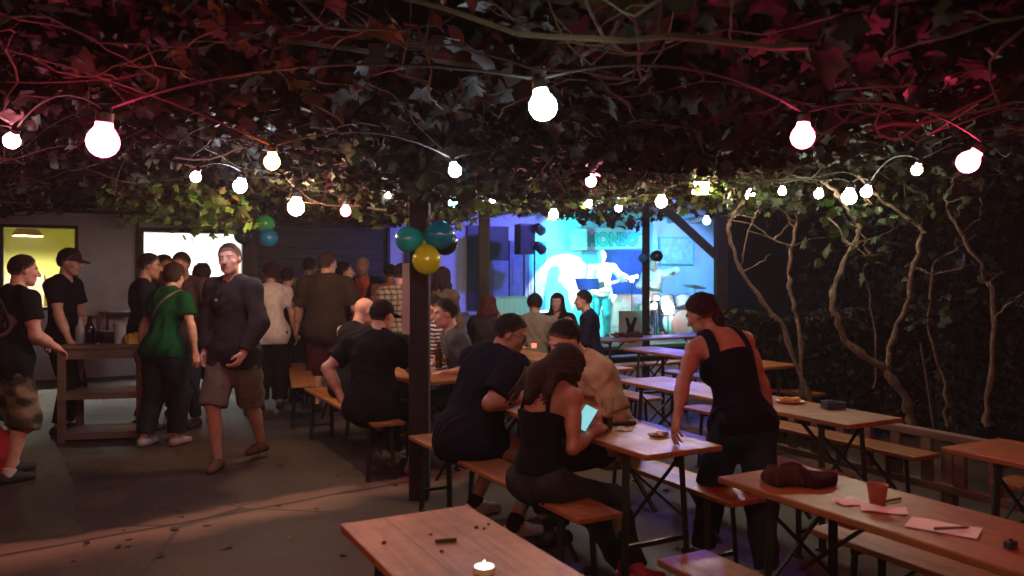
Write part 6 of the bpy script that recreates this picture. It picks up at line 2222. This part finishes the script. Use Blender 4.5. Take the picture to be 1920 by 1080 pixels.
person("laughing man in black and white striped tee seen in profile", 826, 7.85, 108, H=1.78, seat=0.48, lean=6, head=(0, 4, 0), L=at(815, 680, 7.5), R=at(812, 678, 7.85), top=dict(c=stripes, sleeve=0.34), legs=dict(c=JEAN), shoes=dict(c=BLK), hair=dict(c=DK, th=0.010, stubble=0.3), res=0.009)
person("dark haired man in grey tee holding a beer bottle beside the striped tee", 872, 7.0, 104, H=1.80, seat=0.48, lean=16, head=(4, 10, 0), L=at(832, 700, 6.75), R=at(835, 672, 6.95), Lc=70, Rc=75, top=dict(c=(0.075, 0.075, 0.078), sleeve=0.34, loose=0.03), legs=dict(c=JEAN), shoes=dict(c=BLK), hair=dict(c=DK, th=0.008), res=0.009)
bottle(at(822, 690, 6.85), "brown beer bottle held by the man in grey tee", (0.05, 0.02, 0.008), 0.031, 0.22)

# central table
po, pk = person("man in plain black tee and khaki shorts on the long bench, wearing glasses", 880, 5.05, -46, H=1.82, g=1.25, seat=0.48, lean=27, curl=34, twist=-6, head=(-52, 24, 0), R=at(990, 745, 4.95), Rh=(0.35, -0.3, -1), L=at(985, 752, 5.2), Lh=(-0.6, -0.5, -0.8),
       top=dict(c=(0.010, 0.011, 0.020), sleeve=0.40, hem=-0.17, loose=0.035, inf=0.026), legs=dict(name="shorts", c=(0.25, 0.155, 0.105), cut=0.46, inf=0.02, wide=0.02), feet=[gnd(890, 5.35), gnd(965, 4.9)], shoes=dict(c=(0.40, 0.35, 0.31), sole=(0.5, 0.47, 0.44)), socks=dict(c=(0.012, 0.012, 0.014), h=0.045),
       hair=dict(c=DK, th=0.007, back=-0.06, stubble=0.25), res=0.0075, toes=(-20, -20), skin='tan')
glasses(po, pk)
wom, wmi = person("woman with long wavy brown hair and black camisole looking at her phone", 1008, 4.07, -38, H=1.60, fem=True, g=0.85, seat=0.48, lean=14, curl=28, head=(-14, 50, -10), R=at(1116, 808, 4.14), Rh=(0.25, -0.35, -1), Rc=55, L=at(1098, 818, 4.32), Lh=(-0.3, -0.4, -1),
       top=dict(kind='tank', c=(0.010, 0.010, 0.018), hem=0.02, topz=0.015, strap=(0.088, 0.008), inf=0.016, fold=0.003, dip=0.02), legs=dict(c=(0.030, 0.032, 0.034), inf=0.010, waist=0.05, fold=0.014), feet=[gnd(1175, 4.15, 0.0), gnd(1195, 4.02, 0.04)], shoes=dict(c=(0.30, 0.03, 0.045), sole=(0.5, 0.45, 0.42)), socks=dict(c=(0.42, 0.07, 0.10), h=0.10),
       hair=dict(style='long', c=(0.030, 0.016, 0.013), len=0.5, drape=0.16, dx=-0.03, locks=90, th=0.016, lr=0.013), res=0.0065, toes=(-20, -20), skin='tan')
person("man in beige tee bending far over the table from the right bench", 1150, 5.0, 106, H=1.80, g=1.10, seat=0.48, lean=25, curl=36, head=(14, 30, 0), L=at(1085, 768, 4.75), Lh=(-0.5, -0.6, -0.5), R=at(1040, 735, 5.2), top=dict(c=(0.46, 0.33, 0.19), sleeve=0.44, hem=-0.16, loose=0.03, inf=0.02), legs=dict(c=(0.03, 0.03, 0.04)), shoes=dict(c=BLK),
       hair=dict(c=DK, th=0.006, line=0.066), res=0.0075)
person("standing woman with ponytail, black wide strap top and dark jeans leaning on the table", 1392, 4.22, 12, H=1.58, fem=True, g=1.03, lean=28, curl=36, side=-7, twist=6, head=(30, 24, -6), L=at(1262, 812, 3.92), Lh=(-1, -0.7, 0.2), Lc=25, R=at(1446, 800, 4.42), Rh=(1, -0.3, 0.1), Rc=40,
       top=dict(kind='tank', c=(0.008, 0.008, 0.018), hem=-0.09, topz=0.045, strap=(0.118, 0.024), inf=0.014, fold=0.006), legs=dict(c=(0.020, 0.030, 0.055), inf=0.012, wide=0.012), feet=[gnd(1318, 4.42), gnd(1440, 4.02)], shoes=dict(c=(0.02, 0.018, 0.02)), toes=(10, -5),
       hair=dict(style='pony', c=(0.024, 0.010, 0.010), th=0.014, back=-0.05), res=0.0065, skin='tan')
# glowing phone held by the woman with long hair
ph = tag(empty("phone", at(1098, 784, 4.12)), "phone with turquoise glowing screen in the long haired woman's hand", "phone")
m = MB(); m.box(-0.037, 0.037, -0.004, 0.004, -0.075, 0.075); m.build("case", M['black'], ph, bevel=0.004)
m = MB(); m.box(-0.034, 0.034, -0.0055, -0.0045, -0.070, 0.070); m.build("screen", mat_emit('phone_screen', (0.10, 0.75, 0.80), 0.85), ph)
ph.rotation_euler = (math.radians(-42), math.radians(24), math.radians(-20))

# before the stage
person("long haired woman in dark top sitting at the table before the stage", 1046, 10.75, 178, H=1.70, fem=True, seat=0.48, lean=6, head=(-20, 6, 0), L=(-0.22, 0.34, 0.80), R=(0.20, 0.36, 0.80), top=dict(c=(0.020, 0.014, 0.020), sleeve=0.9), legs=dict(c=JEAN), shoes=dict(c=BLK), hair=dict(style='long', c=DK, len=0.34, th=0.016, locks=26))
person("man in navy shirt seen in profile at the right end of that table", 1112, 10.2, 84, H=1.80, seat=0.48, lean=10, head=(4, 8, 0), L=at(1075, 612, 10.1), R=at(1072, 608, 10.3), top=dict(c=(0.014, 0.013, 0.034), sleeve=0.95, loose=0.02), legs=dict(c=JEAN), shoes=dict(c=BLK), hair=dict(c=DK, th=0.010))
person("man in grey olive tee seen from behind before the stage", 997, 9.42, -14, H=1.78, g=1.15, seat=0.48, lean=20, head=(10, 12, 0), top=dict(c=(0.15, 0.13, 0.105), sleeve=0.40, loose=0.03), L=at(938, 612, 9.4), legs=dict(c=JEAN), shoes=dict(c=BLK), hair=dict(c=BLK, th=0.014), skin='tan')
person("person with dark reddish hair sitting by the slim middle post", 913, 9.35, -8, H=1.74, fem=True, seat=0.48, lean=8, head=(0, 6, 0), top=dict(c=(0.024, 0.02, 0.024), sleeve=0.9), legs=dict(c=JEAN), shoes=dict(c=BLK), hair=dict(style='long', c=(0.05, 0.014, 0.014), len=0.16, th=0.016, locks=24))

# musicians
gu, gi = person("guitarist in white shirt standing on the stage with an electric guitar", 1128, 15.9, 172, H=1.76, zf=0.35, g=1.2, head=(10, 6, 0), L=(-0.50, 0.27, 1.20), Lh=(-0.6, -0.4, -0.8), Lc=70, R=(0.10, 0.24, 1.02), Rh=(0.9, -0.5, -0.3), Rc=50, top=dict(c=(0.80, 0.80, 0.80), sleeve=0.9, loose=0.025),
       legs=dict(c=(0.10, 0.30, 0.32)), shoes=dict(c=BLK), hair=dict(c=(0.3, 0.28, 0.25), th=0.008), group="musicians on the stage")
eg = empty("electric_guitar", (0, 0, 0))
tag(eg, "pale electric guitar slung across the guitarist's white shirt", "guitar")
eg.matrix_world = gi['Mw'] @ Matrix.Translation((0.02, 0.185, 1.06)) @ Matrix.Rotation(math.radians(180 + 14), 4, 'Y')
m = MB(); m.prism([(-.20, -.05), (-.16, -.15), (-.05, -.13), (0.03, -.11), (.14, -.16), (.17, -.10), (.11, -.04), (.11, .04), (.16, .11), (.12, .16), (.02, .12), (-.06, .14), (-.17, .16), (-.21, .07)], -0.022, 0.022, Matrix.Rotation(math.radians(90), 4, 'X'))
m.build("body", mat_plain('cream_lacquer', (0.7, 0.68, 0.6), 0.25, bump=0), eg, bevel=0.008)
m = MB(); m.box(0.112, 0.60, -0.012, 0.010, -0.024, 0.024); m.build("neck", mat_plain('maple', (0.5, 0.35, 0.2), 0.4), eg)
m = MB(); m.box(0.601, 0.76, -0.010, 0.008, -0.035, 0.04); m.build("headstock", mat_plain('maple_head', (0.55, 0.4, 0.24), 0.4), eg, bevel=0.006)
m = MB(); m.box(-0.12, 0.09, 0.023, 0.027, -0.07, 0.06); m.build("pickguard", M['black'], eg)
m = MB(); m.tube([gi['sh'][1] * 0 + np.array(q) for q in ((-0.12, 0.12, 1.20), (-0.12, 0.12, 1.38), (-0.09, 0.02, 1.515), (0.02, -0.13, 1.36), (0.16, -0.12, 1.18), (0.20, 0.08, 1.06))], 0.012, 6)
st_ = m.build("strap", M['black'], eg); st_.matrix_parent_inverse = eg.matrix_world.inverted(); st_.matrix_local = eg.matrix_world.inverted() @ gi['Mw']; st_.matrix_parent_inverse.identity()
person("drummer in white shirt stretching an arm behind the slim stage post", 1226, 16.6, 176, H=1.76, zf=0.35, seat=0.72, lean=12, head=(-10, 10, 0), L=at(1262, 512, 16.1), R=(0.25, 0.42, 1.0), Lh=(-1, -0.2, 0.4), top=dict(c=(0.75, 0.75, 0.75), sleeve=0.9), legs=dict(c=JEAN), shoes=dict(c=BLK), hair=dict(c=DK, th=0.010), group="musicians on the stage")
stl = tag(empty("drum_stool", Vector((gnd(1226, 16.6).x, 16.6, 0.35))), "round stool under the drummer on the stage", "stool")
m = MB(); m.lathe([(0.16, 0.63), (0.17, 0.66), (0.16, 0.70)], 18); m.build("seat", M['black'], stl)
for a in (0.3, 2.4, 4.5):
    m = MB(); m.tube([(0, 0, 0.4), (0.2 * math.cos(a), 0.2 * math.sin(a), 0.01)], 0.012, 6); m.build("leg", M['chrome'], stl)
m = MB(); m.tube([(0, 0, 0.3), (0, 0, 0.63)], 0.018); m.build("pole", M['chrome'], stl)
